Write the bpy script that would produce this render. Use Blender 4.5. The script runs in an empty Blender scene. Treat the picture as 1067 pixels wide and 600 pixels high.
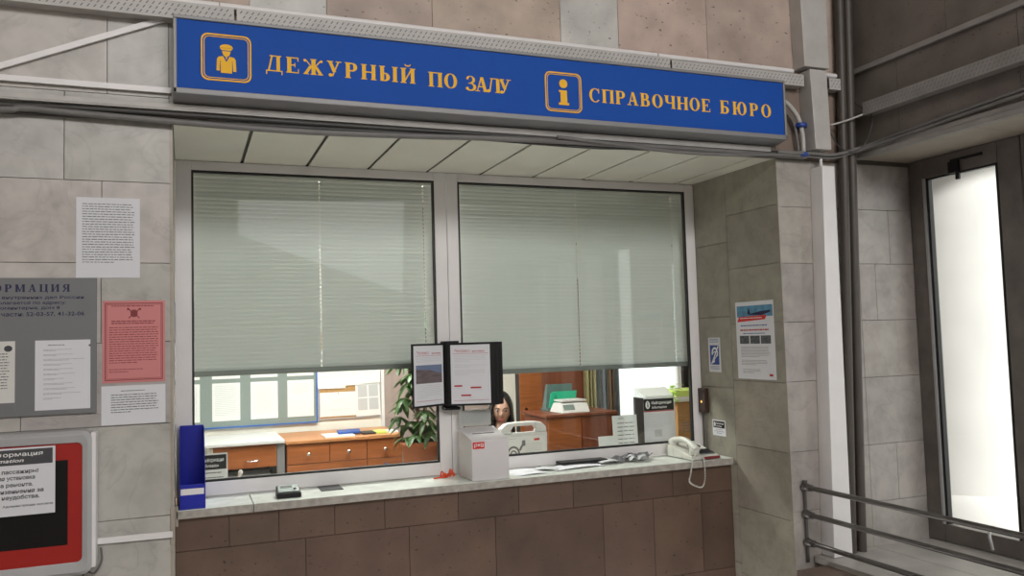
import bpy, math, random
from mathutils import Vector, Matrix
random.seed(7)
C = bpy.context.scene.collection
sc = bpy.context.scene
PI = math.pi

# ------------------------------------------------------------------ camera, light, exposure
cam_d = bpy.data.cameras.new('camera'); cam = bpy.data.objects.new('camera', cam_d); C.objects.link(cam)
cam_d.sensor_fit = 'HORIZONTAL'; cam_d.sensor_width = 36.0; cam_d.lens = 862.14 / 1067 * 36.0
cam_d.clip_start = 0.05; cam_d.clip_end = 200
yaw, pit, rol = (math.radians(a) for a in (21.652, 3.5405, -1.6642))
fw = Vector((math.sin(yaw) * math.cos(pit), math.cos(yaw) * math.cos(pit), math.sin(pit)))
rt = Vector((math.cos(yaw), -math.sin(yaw), 0)); up = rt.cross(fw)
rt2 = rt * math.cos(rol) + up * math.sin(rol); up2 = up * math.cos(rol) - rt * math.sin(rol)
mw = Matrix((rt2, up2, -fw)).transposed().to_4x4(); mw.translation = Vector((0.04, -3.38, 1.65))
cam.matrix_world = mw
sc.camera = cam

sc.view_settings.view_transform = 'Standard'; sc.view_settings.look = 'None'
sc.view_settings.gamma = 1.0; sc.view_settings.use_curve_mapping = False
sc.view_settings.exposure = 0.0

world = bpy.data.worlds.new('world'); sc.world = world; world.use_nodes = True
bg = world.node_tree.nodes['Background']; bg.inputs[0].default_value = (1.0, 0.99, 0.975, 1); bg.inputs[1].default_value = 2.2

def area(name, loc, target, sx, sy, watts, col):
    d = bpy.data.lights.new(name, 'AREA'); d.shape = 'RECTANGLE'; d.size = sx; d.size_y = sy
    d.energy = watts; d.color = col
    o = bpy.data.objects.new(name, d); C.objects.link(o); o.location = loc
    o.rotation_euler = (Vector(target) - Vector(loc)).to_track_quat('-Z', 'Y').to_euler()
    return o
area('hall_daylight', (1.5, -7.9, 4.9), (1.0, 0, 1.6), 5.6, 2.0, 520, (1.0, 0.985, 0.97))
area('hall_window_daylight', (2.05, -8.05, 3.15), (1.5, 0, 1.6), 2.5, 1.5, 14, (0.97, 0.985, 1.0))
area('office_ceiling_light', (1.3, 2.15, 2.70), (1.3, 2.15, 0), 1.2, 0.6, 88, (1.0, 0.985, 0.95))

sun_d = bpy.data.lights.new('sun', 'SUN'); sun_d.energy = 9.0; sun_d.angle = 0.03; sun_d.color = (1.0, 0.985, 0.97)
sun = bpy.data.objects.new('sun', sun_d); C.objects.link(sun); sun.location = (8, -8, 8)
sun.rotation_euler = Vector((-0.2, 0.84, -0.5)).to_track_quat('-Z', 'Y').to_euler()

# ------------------------------------------------------------------ materials
def mat(name, col, rough=0.6, metal=0.0, var=0.0, scale=8.0, bump=0.0, spec=0.5, attr=False, veins=0.0, pits=0.0, emit=0.0, wood=False, transl=0.0):
    m = bpy.data.materials.new(name); m.use_nodes = True
    nt = m.node_tree; N = nt.nodes; L = nt.links
    b = N['Principled BSDF']
    b.inputs['Roughness'].default_value = rough; b.inputs['Metallic'].default_value = metal
    b.inputs['Specular IOR Level'].default_value = spec
    tc = N.new('ShaderNodeTexCoord')
    base = None
    if attr:
        a = N.new('ShaderNodeAttribute'); a.attribute_name = 'col'; base = a.outputs['Color']
    def mul(sock, fac_sock):
        mx = N.new('ShaderNodeMix'); mx.data_type = 'RGBA'; mx.blend_type = 'MULTIPLY'; mx.inputs[0].default_value = 1.0
        if sock is None: mx.inputs[6].default_value = (*col, 1)
        else: L.new(sock, mx.inputs[6])
        L.new(fac_sock, mx.inputs[7]); return mx.outputs[2]
    def ramp(sock, p0, c0, p1, c1):
        r = N.new('ShaderNodeValToRGB'); L.new(sock, r.inputs[0])
        r.color_ramp.elements[0].position = p0; r.color_ramp.elements[0].color = (c0, c0, c0, 1)
        r.color_ramp.elements[1].position = p1; r.color_ramp.elements[1].color = (c1, c1, c1, 1)
        return r.outputs[0]
    if var > 0:
        n = N.new('ShaderNodeTexNoise'); n.inputs['Scale'].default_value = scale; n.inputs['Detail'].default_value = 6
        if wood:
            mp = N.new('ShaderNodeMapping'); mp.inputs['Scale'].default_value = (1, 1, 14) if wood == 'h' else (9, 9, 0.7)
            L.new(tc.outputs['Object'], mp.inputs[0]); L.new(mp.outputs[0], n.inputs['Vector'])
        else: L.new(tc.outputs['Object'], n.inputs['Vector'])
        base = mul(base, ramp(n.outputs['Fac'], 0.3, 1 - var, 0.7, 1.0 + var * 0.3))
        if bump > 0:
            bp = N.new('ShaderNodeBump'); bp.inputs['Strength'].default_value = bump; bp.inputs['Distance'].default_value = 0.01
            L.new(n.outputs['Fac'], bp.inputs['Height']); L.new(bp.outputs[0], b.inputs['Normal'])
    if veins > 0:
        n = N.new('ShaderNodeTexNoise'); n.inputs['Scale'].default_value = 2.6; n.inputs['Detail'].default_value = 9; n.inputs['Distortion'].default_value = 1.6
        L.new(tc.outputs['Object'], n.inputs['Vector'])
        mt = N.new('ShaderNodeMath'); mt.operation = 'SUBTRACT'; mt.inputs[1].default_value = 0.5; L.new(n.outputs['Fac'], mt.inputs[0])
        ab = N.new('ShaderNodeMath'); ab.operation = 'ABSOLUTE'; L.new(mt.outputs[0], ab.inputs[0])
        base = mul(base, ramp(ab.outputs[0], 0.0, 1 - veins, 0.02, 1.0))
        n2 = N.new('ShaderNodeTexNoise'); n2.inputs['Scale'].default_value = 14; n2.inputs['Detail'].default_value = 4
        L.new(tc.outputs['Object'], n2.inputs['Vector'])
        base = mul(base, ramp(n2.outputs['Fac'], 0.25, 0.82, 0.6, 1.03))
    if pits > 0:
        v = N.new('ShaderNodeTexNoise'); v.inputs['Scale'].default_value = 55; v.inputs['Detail'].default_value = 3
        mp = N.new('ShaderNodeMapping'); mp.inputs['Scale'].default_value = (0.7, 1, 1.3)
        L.new(tc.outputs['Object'], mp.inputs[0]); L.new(mp.outputs[0], v.inputs['Vector'])
        base = mul(base, ramp(v.outputs['Fac'], 0.27, 1 - pits, 0.34, 1.0))
    if base is not None: L.new(base, b.inputs['Base Color'])
    else: b.inputs['Base Color'].default_value = (*col, 1)
    if transl > 0:
        tr = N.new('ShaderNodeBsdfTranslucent'); tr.inputs[0].default_value = (*col, 1)
        mx = N.new('ShaderNodeMixShader'); mx.inputs[0].default_value = transl
        L.new(b.outputs[0], mx.inputs[1]); L.new(tr.outputs[0], mx.inputs[2]); L.new(mx.outputs[0], N['Material Output'].inputs[0])
    if emit > 0:
        b.inputs['Emission Color'].default_value = (*col, 1); b.inputs['Emission Strength'].default_value = emit
    return m

def glass_mat(name, tint=(0.96, 0.985, 0.97)):
    m = bpy.data.materials.new(name); m.use_nodes = True; nt = m.node_tree; N = nt.nodes; L = nt.links
    N.remove(N['Principled BSDF'])
    g = N.new('ShaderNodeNewGeometry'); d = N.new('ShaderNodeVectorMath'); d.operation = 'DOT_PRODUCT'
    L.new(g.outputs['Normal'], d.inputs[0]); L.new(g.outputs['Incoming'], d.inputs[1])
    a = N.new('ShaderNodeMath'); a.operation = 'ABSOLUTE'; L.new(d.outputs['Value'], a.inputs[0])
    s = N.new('ShaderNodeMath'); s.operation = 'SUBTRACT'; s.inputs[0].default_value = 1; L.new(a.outputs[0], s.inputs[1])
    p = N.new('ShaderNodeMath'); p.operation = 'POWER'; p.inputs[1].default_value = 5; L.new(s.outputs[0], p.inputs[0])
    q = N.new('ShaderNodeMath'); q.operation = 'MULTIPLY_ADD'; q.inputs[1].default_value = 0.955; q.inputs[2].default_value = 0.045; L.new(p.outputs[0], q.inputs[0])
    t = N.new('ShaderNodeBsdfTransparent'); t.inputs[0].default_value = (*tint, 1)
    gl = N.new('ShaderNodeBsdfGlossy'); gl.inputs['Roughness'].default_value = 0.02
    mx = N.new('ShaderNodeMixShader'); L.new(q.outputs[0], mx.inputs[0]); L.new(t.outputs[0], mx.inputs[1]); L.new(gl.outputs[0], mx.inputs[2])
    L.new(mx.outputs[0], N['Material Output'].inputs[0])
    return m

M = dict(
    marble=mat('pale_marble', (1, 1, 1), 0.38, attr=True, var=0.16, scale=5.0, veins=0.10),
    travertine=mat('travertine', (1, 1, 1), 0.55, attr=True, var=0.3, scale=5.0, pits=0.75),
    mortar=mat('mortar', (0.15, 0.133, 0.115), 0.9, var=0.2),
    plaster=mat('painted_plaster', (0.36, 0.315, 0.265), 0.8, var=0.08),
    office_wall=mat('cream_office_paint', (0.84, 0.81, 0.73), 0.8, var=0.04),
    hallwall=mat('hall_plaster', (0.55, 0.51, 0.46), 0.8, var=0.1),
    floor=mat('stone_floor', (0.50, 0.47, 0.43), 0.35, var=0.25, scale=3),
    platform=mat('worn_platform_stone', (0.46, 0.44, 0.41), 0.4, var=0.25, scale=5, pits=0.25),
    white_pvc=mat('white_pvc', (0.79, 0.765, 0.765), 0.4, var=0.05),
    duct=mat('grey_white_duct', (0.50, 0.48, 0.46), 0.5, var=0.12, scale=12),
    sill=mat('marble_sill', (0.72, 0.76, 0.70), 0.3, var=0.12, scale=10, veins=0.1),
    silldge=mat('marble_sill_edge', (0.42, 0.39, 0.35), 0.6, var=0.3, scale=30),
    gasket=mat('black_rubber', (0.012, 0.012, 0.012), 0.5),
    glass=glass_mat('window_glass'),
    acrylic=glass_mat('clear_acrylic', (0.93, 0.94, 0.94)),
    slat=mat('blind_slat', (0.75, 0.765, 0.74), 0.38, var=0.03),
    railblind=mat('blind_rail', (0.24, 0.255, 0.24), 0.4, metal=0.3),
    cord=mat('blind_cord', (0.92, 0.92, 0.90), 0.7),
    soffit=mat('aluminium_panel', (0.80, 0.80, 0.69), 0.25, var=0.06, scale=3),
    sofgap=mat('dark_gap', (0.06, 0.06, 0.05), 0.6),
    blue=mat('blue_sign_film', (0.014, 0.082, 0.40), 0.65, var=0.03, spec=0.15),
    yellow=mat('yellow_vinyl', (0.90, 0.50, 0.04), 0.6, spec=0.2),
    alu=mat('grey_aluminium', (0.25, 0.25, 0.255), 0.5, metal=0.2, var=0.06),
    cable=mat('dark_cable', (0.055, 0.052, 0.05), 0.5, var=0.2),
    cablegrey=mat('grey_cable', (0.17, 0.165, 0.16), 0.5, var=0.2),
    tie=mat('blue_tie', (0.02, 0.06, 0.30), 0.4),
    pipe=mat('brown_pipe', (0.075, 0.062, 0.052), 0.5, var=0.2),
    paper=mat('white_paper', (0.70, 0.70, 0.74), 0.7, var=0.03),
    paperwarm=mat('paper_warm', (0.66, 0.65, 0.62), 0.7, var=0.04),
    paperbright=mat('office_paper', (0.80, 0.82, 0.81), 0.7, var=0.02),
    pink=mat('pink_paper', (0.62, 0.22, 0.22), 0.6, var=0.05),
    ink=mat('black_ink', (0.06, 0.06, 0.065), 0.7),
    inkgrey=mat('grey_ink', (0.17, 0.17, 0.18), 0.7),
    inkpale=mat('pale_ink', (0.52, 0.53, 0.54), 0.7),
    inkred=mat('red_ink', (0.42, 0.03, 0.03), 0.6),
    inkmaroon=mat('maroon_ink', (0.22, 0.03, 0.035), 0.6),
    inknavy=mat('navy_ink', (0.012, 0.012, 0.06), 0.6),
    inkblue=mat('blue_ink', (0.03, 0.08, 0.30), 0.6),
    board=mat('grey_board', (0.17, 0.172, 0.178), 0.5, var=0.04),
    silver=mat('silver_casing', (0.45, 0.45, 0.46), 0.4, metal=0.2, var=0.04),
    red=mat('red_panel', (0.36, 0.012, 0.008), 0.4, var=0.05),
    screen=mat('black_screen', (0.010, 0.009, 0.009), 0.4, spec=0.2),
    plblue=mat('blue_plastic', (0.012, 0.02, 0.36), 0.35),
    plblack=mat('black_plastic', (0.012, 0.012, 0.013), 0.4, spec=0.25),
    plwhite=mat('white_plastic', (0.74, 0.74, 0.73), 0.35, var=0.02),
    phonewhite=mat('ivory_phone_plastic', (0.66, 0.66, 0.60), 0.35),
    boxwhite=mat('white_box_card', (0.66, 0.63, 0.64), 0.5, var=0.02),
    lcd=mat('green_grey_lcd', (0.20, 0.26, 0.24), 0.25),
    steel=mat('dark_steel', (0.16, 0.15, 0.145), 0.3, metal=0.8, var=0.1),
    chrome=mat('chrome', (0.75, 0.75, 0.75), 0.15, metal=1.0),
    ductshade=mat('shaded_duct', (0.29, 0.272, 0.258), 0.6, var=0.15, scale=12),  # duct colour darkened, the dim right wall's shade put into it
    doorframe=mat('dark_bronze_frame', (0.195, 0.173, 0.158), 0.4, metal=0.3, var=0.25, scale=10),
    wood=mat('cherry_wood', (0.40, 0.125, 0.035), 0.4, var=0.25, scale=5, wood='h'),
    wooddark=mat('dark_cherry_wood', (0.25, 0.075, 0.035), 0.4, var=0.25, scale=5, wood='v'),
    woodtop=mat('wood_top', (0.55, 0.24, 0.09), 0.35, var=0.15, scale=5, wood='h'),
    dark=mat('dark_inside', (0.03, 0.025, 0.022), 0.7),
    terracotta=mat('terracotta', (0.55, 0.19, 0.075), 0.6, var=0.12),
    soil=mat('soil', (0.035, 0.025, 0.018), 0.9, var=0.4, scale=40),
    leaf=mat('green_leaf', (0.075, 0.16, 0.045), 0.4, var=0.45, scale=9),
    leaf2=mat('lime_leaf', (0.35, 0.62, 0.07), 0.4, var=0.2, scale=20),
    stem=mat('plant_stem', (0.16, 0.12, 0.06), 0.7, var=0.2),
    felt=mat('grey_green_felt', (0.24, 0.29, 0.275), 0.9, var=0.05, scale=60),
    cork=mat('cork', (0.50, 0.29, 0.11), 0.9, var=0.3, scale=60),
    fblue=mat('blue_frame', (0.03, 0.13, 0.45), 0.4),
    skin=mat('skin', (0.66, 0.40, 0.31), 0.5, var=0.04),
    hair=mat('dark_hair', (0.012, 0.009, 0.009), 0.35, var=0.3, scale=30),
    cloth=mat('black_fabric', (0.02, 0.02, 0.024), 0.85, var=0.3, scale=40),
    lip=mat('lips', (0.42, 0.10, 0.10), 0.4), eyew=mat('eye_white', (0.55, 0.52, 0.5), 0.4),
    green=mat('green_plastic', (0.02, 0.46, 0.26), 0.35), smoke=mat('smoky_plastic', (0.10, 0.17, 0.16), 0.25),
    curtain=mat('yellow_curtain', (0.66, 0.61, 0.34), 0.8, var=0.15, scale=12, transl=0.5),
    sheer=mat('blue_grey_lace', (0.40, 0.44, 0.47), 0.8, var=0.3, scale=25, transl=0.35),
    curtbrown=mat('brown_curtain', (0.24, 0.16, 0.10), 0.8, var=0.15, scale=12),
    card=mat('cardboard', (0.45, 0.24, 0.08), 0.8, var=0.12),
    lime=mat('lime_box', (0.60, 0.75, 0.16), 0.5),
    amber=mat('amber_led', (1.0, 0.55, 0.12), 0.3, emit=1.5),
    orange=mat('orange_ribbon', (0.75, 0.085, 0.025), 0.5),
    rzd=mat('red_sticker', (0.62, 0.025, 0.02), 0.45),
    white=mat('white_vinyl', (0.85, 0.85, 0.85), 0.5),
    brownbox=mat('dark_brown_plastic', (0.045, 0.022, 0.016), 0.4),
    mauve=mat('mauve_panel', (0.38, 0.30, 0.27), 0.7, var=0.1),
    asphalt=mat('outside_paving', (0.40, 0.39, 0.38), 0.9, var=0.2), colstone=mat('outside_stone', (0.43, 0.41, 0.395), 0.7, var=0.1, scale=2),
    desk=mat('desk_laminate', (0.42, 0.22, 0.10), 0.4, var=0.15, wood='h'),
)

# ------------------------------------------------------------------ mesh builder
class Fr:
    def __init__(s, o, u=(1, 0, 0), v=(0, 0, 1), n=None):
        s.o = Vector(o); s.u = Vector(u).normalized(); s.v = Vector(v).normalized()
        s.n = Vector(n).normalized() if n else s.u.cross(s.v) 
    def p(s, a, b, c=0.0): return s.o + s.u * a + s.v * b + s.n * c
def front(x, y, z): return Fr((x, y, z), (1, 0, 0), (0, 0, 1))          # faces -y
def reveal(x, y, z): return Fr((x, y, z), (0, -1, 0), (0, 0, 1))         # faces -x

class MB:
    def __init__(s): s.v = []; s.f = []; s.c = []; s.m = []; s.s = []; s.marks = []
    def add(s, vs, fs, mi=0, col=None, smooth=False):
        b = len(s.v); s.v += [Vector(p) for p in vs]
        for f in fs:
            s.f.append([b + i for i in f]); s.c.append(col); s.m.append(mi); s.s.append(smooth)
        return s
    def hexa(s, p, mi=0, col=None):      # p: 4 points of one end (ccw seen from outside), 4 of the other
        return s.add(p, [(3, 2, 1, 0), (4, 5, 6, 7), (0, 1, 5, 4), (1, 2, 6, 5), (2, 3, 7, 6), (3, 0, 4, 7)], mi, col)
    def box(s, x0, y0, z0, x1, y1, z1, mi=0, col=None):
        return s.hexa([(x0, y0, z0), (x1, y0, z0), (x1, y1, z0), (x0, y1, z0), (x0, y0, z1), (x1, y0, z1), (x1, y1, z1), (x0, y1, z1)], mi, col)
    def fbox(s, fr, a0, b0, a1, b1, c0, c1, mi=0, col=None):
        P = fr.p
        return s.hexa([P(a0, b0, c0), P(a1, b0, c0), P(a1, b1, c0), P(a0, b1, c0), P(a0, b0, c1), P(a1, b0, c1), P(a1, b1, c1), P(a0, b1, c1)], mi, col)
    def rect(s, fr, a0, b0, a1, b1, c=0.0, mi=0):
        return s.add([fr.p(a0, b0, c), fr.p(a1, b0, c), fr.p(a1, b1, c), fr.p(a0, b1, c)], [(0, 1, 2, 3)], mi)
    def poly(s, fr, pts, c=0.0, t=0.0, mi=0):
        ar = sum(pts[i][0] * pts[(i + 1) % len(pts)][1] - pts[(i + 1) % len(pts)][0] * pts[i][1] for i in range(len(pts)))
        if ar < 0: pts = pts[::-1]
        n = len(pts)
        if t == 0: return s.add([fr.p(a, b, c) for a, b in pts], [tuple(range(n))], mi)
        vs = [fr.p(a, b, c) for a, b in pts] + [fr.p(a, b, c + t) for a, b in pts]
        fs = [tuple(range(n - 1, -1, -1)), tuple(range(n, 2 * n))] + [(i, (i + 1) % n, n + (i + 1) % n, n + i) for i in range(n)]
        return s.add(vs, fs, mi)
    def ring(s, fr, outer, inner, c=0.0, t=0.0, mi=0, closed=True):      # band between two outlines of equal length
        n = len(outer); k = n if closed else n - 1
        for i in range(k):
            j = (i + 1) % n
            s.poly(fr, [outer[i], outer[j], inner[j], inner[i]], c, t, mi)
        return s
    def tube(s, pts, r, n=8, mi=0, smooth=True):
        pts = [Vector(p) for p in pts]; R = r if isinstance(r, (list, tuple)) else [r] * len(pts)
        vs = []; fs = []; ref = None
        for i, p in enumerate(pts):
            d = (pts[min(i + 1, len(pts) - 1)] - pts[max(i - 1, 0)]).normalized()
            if ref is None:
                ref = Vector((0, 0, 1)) if abs(d.z) < 0.9 else Vector((1, 0, 0))
            a = d.cross(ref).normalized(); b = d.cross(a).normalized()
            for k in range(n):
                t = 2 * PI * k / n; vs.append(p + (a * math.cos(t) + b * math.sin(t)) * R[i])
        for i in range(len(pts) - 1):
            for k in range(n):
                q = (k + 1) % n; fs.append((i * n + k, i * n + q, (i + 1) * n + q, (i + 1) * n + k))
        s.add(vs, fs, mi, None, smooth)
        s.add(vs[:n], [tuple(range(n))[::-1]], mi); s.add(vs[-n:], [tuple(range(n))], mi)
        return s
    def lathe(s, c, prof, n=24, mi=0, smooth=True, axis='z'):
        vs = []; fs = []
        for r, h in prof:
            for k in range(n):
                t = 2 * PI * k / n; a, b = r * math.cos(t), r * math.sin(t)
                d = (a, b, h) if axis == 'z' else ((a, h, b) if axis == 'y' else (h, a, b))
                vs.append(Vector(c) + Vector(d))
        for i in range(len(prof) - 1):
            for k in range(n):
                q = (k + 1) % n; fs.append((i * n + k, i * n + q, (i + 1) * n + q, (i + 1) * n + k))
        s.add(vs, fs, mi, None, smooth)
        s.add(vs[:n], [tuple(range(n))[::-1]], mi); s.add(vs[-n:], [tuple(range(n))], mi)
        return s
    def ball(s, c, rx, ry, rz, nu=16, nv=10, mi=0):
        vs = []; fs = []
        for i in range(nv + 1):
            ph = PI * i / nv
            for k in range(nu):
                t = 2 * PI * k / nu
                vs.append(Vector(c) + Vector((rx * math.sin(ph) * math.cos(t), ry * math.sin(ph) * math.sin(t), rz * math.cos(ph))))
        for i in range(nv):
            for k in range(nu):
                q = (k + 1) % nu; fs.append((i * nu + k, (i + 1) * nu + k, (i + 1) * nu + q, i * nu + q))
        return s.add(vs, fs, mi, None, True)
    def text(s, fr, body, a, b, h, c=0.001, width=None, align='L', mi=0, bold=0.0, shear=0.0):
        s.marks.append(len(s.f))
        cu = bpy.data.curves.new('t', 'FONT'); cu.body = body; cu.size = 1.0; cu.resolution_u = 2; cu.offset = bold; cu.shear = shear
        o = bpy.data.objects.new('t', cu); C.objects.link(o)
        me = o.to_mesh(); vs = [v.co.copy() for v in me.vertices]; fs = [tuple(p.vertices) for p in me.polygons]
        o.to_mesh_clear(); bpy.data.objects.remove(o); bpy.data.curves.remove(cu)
        if not vs: return s
        x0 = min(v.x for v in vs); x1 = max(v.x for v in vs); k = h / 0.70
        kx = width / (x1 - x0) if width else k
        off = {'L': 0, 'C': -0.5, 'R': -1}[align] * (x1 - x0) * kx
        return s.add([fr.p(a + off + (v.x - x0) * kx, b + v.y * k, c) for v in vs], fs, mi)
    def lines(s, fr, a, b, w, h, n, seed=0, c=0.0012, fill=0.42, mi=0, short_last=True, words=(0.03, 0.11), gap=0.016):
        s.marks.append(len(s.f)); rnd = random.Random(seed); dh = h / n
        for i in range(n):
            y1 = b - i * dh; y0 = y1 - dh * fill
            y0 = y1 - dh * fill * 0.72; x = 0.0; end = w * (rnd.uniform(0.4, 0.7) if short_last and i == n - 1 else rnd.uniform(0.93, 1.0))
            while x < end:
                ww = min(rnd.uniform(*words) * w, end - x)
                s.rect(fr, a + x, y0, a + x + ww, y1, c, mi); x += ww + gap * w
        return s
    def build(s, name, mats, parent=None, bevel=0.0, loc=None, sub=0):
        if not isinstance(mats, (list, tuple)): mats = [mats]
        if parent is not None and len(s.marks) > 1:      # each line or paragraph of print is a part of its own
            cuts = [0] + s.marks[1:] + [len(s.f)]; o = None
            for a, b in zip(cuts, cuts[1:]):
                if b <= a: continue
                ids = sorted({i for f in s.f[a:b] for i in f}); mp = {v: k for k, v in enumerate(ids)}
                q = MB(); q.add([s.v[i] for i in ids], [[mp[i] for i in f] for f in s.f[a:b]]); q.m = s.m[a:b]; q.s = s.s[a:b]
                o = q.build(name, mats, parent)
            return o
        me = bpy.data.meshes.new(name)
        if parent is not None: off = wloc(parent)
        elif loc is not None: off = Vector(loc)
        else:
            lo = [min(v[i] for v in s.v) for i in range(3)]; hi = [max(v[i] for v in s.v) for i in range(3)]
            off = Vector(((lo[0] + hi[0]) / 2, (lo[1] + hi[1]) / 2, lo[2]))
        me.from_pydata([tuple(v - off) for v in s.v], [], s.f)
        for m in mats: me.materials.append(m)
        if any(c is not None for c in s.c):
            at = me.color_attributes.new('col', 'FLOAT_COLOR', 'CORNER')
            for p, c in zip(me.polygons, s.c):
                for li in p.loop_indices: at.data[li].color = (*(c or (0.1, 0.1, 0.1)), 1)
        me.polygons.foreach_set('material_index', s.m); me.polygons.foreach_set('use_smooth', s.s)
        me.update()
        o = bpy.data.objects.new(name, me); C.objects.link(o)
        if parent is not None: o.parent = parent
        else: o.location = off
        if bevel > 0:
            bm = o.modifiers.new('bevel', 'BEVEL'); bm.width = bevel; bm.segments = 2; bm.limit_method = 'ANGLE'; bm.angle_limit = math.radians(50)
        if sub:
            sm = o.modifiers.new('sub', 'SUBSURF'); sm.levels = sub; sm.render_levels = sub
        return o
def wloc(o):
    p = Vector((0, 0, 0))
    while o is not None: p += o.location; o = o.parent
    return p
def tag(o, label, cat, group=None, kind=None):
    o['label'] = label; o['category'] = cat
    if group: o['group'] = group
    if kind: o['kind'] = kind
    return o
def struct(o): o['kind'] = 'structure'; return o
def thing(name, label, cat, loc, group=None):
    o = bpy.data.objects.new(name, None); C.objects.link(o); o.location = loc; o.empty_display_size = 0.05
    return tag(o, label, cat, group)
def B(*a): return MB().box(*a)
def arc(cx, cy, rx, ry, a0, a1, n=14): return [(cx + rx * math.cos(math.radians(a0 + (a1 - a0) * i / n)), cy + ry * math.sin(math.radians(a0 + (a1 - a0) * i / n))) for i in range(n + 1)]
def rrect(a0, b0, a1, b1, r, n=5):
    return arc(a1 - r, b1 - r, r, r, 0, 90, n) + arc(a0 + r, b1 - r, r, r, 90, 180, n) + arc(a0 + r, b0 + r, r, r, 180, 270, n) + arc(a1 - r, b0 + r, r, r, 270, 360, n)

# serif capitals, cap height 1: each glyph is (width, list of outlines)
def R_(x0, y0, x1, y1): return [(x0, y0), (x1, y0), (x1, y1), (x0, y1)]
S, T, F_ = 0.22, 0.085, 0.06     # stem, hairline, serif thickness
def stem(x, top=True, bot=True, o=0.06, y0=0, y1=1):
    g = [R_(x, y0, x + S, y1)]
    if bot: g.append(R_(x - o, y0, x + S + o, y0 + F_))
    if top: g.append(R_(x - o, y1 - F_, x + S + o, y1))
    return g
def band(o, i): return [[o[k], o[k + 1], i[k + 1], i[k]] for k in range(len(o) - 1)]
def stroke(x0, y0, x1, y1, w): return [[(x0 - w / 2, y0), (x0 + w / 2, y0), (x1 + w / 2, y1), (x1 - w / 2, y1)]]
def dot(x, y, r): return [arc(x, y, r, r, 0, 360, 12)[:-1]]
def bowl(x, y0, y1, w, t=S):
    ym = (y0 + y1) / 2; h = (y1 - y0) / 2
    return band([(x, y1)] + arc(x + w * 0.45, ym, w * 0.55, h, 90, -90, 14) + [(x, y0)], [(x, y1 - T)] + arc(x + w * 0.45, ym, w * 0.55 - t, h - T, 90, -90, 14) + [(x, y0 + T)])
def oval(x, w): return band(arc(x + w / 2, 0.5, w / 2, 0.52, 0, 360, 28), arc(x + w / 2, 0.5, w / 2 - S, 0.52 - 0.06, 0, 360, 28))
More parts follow.
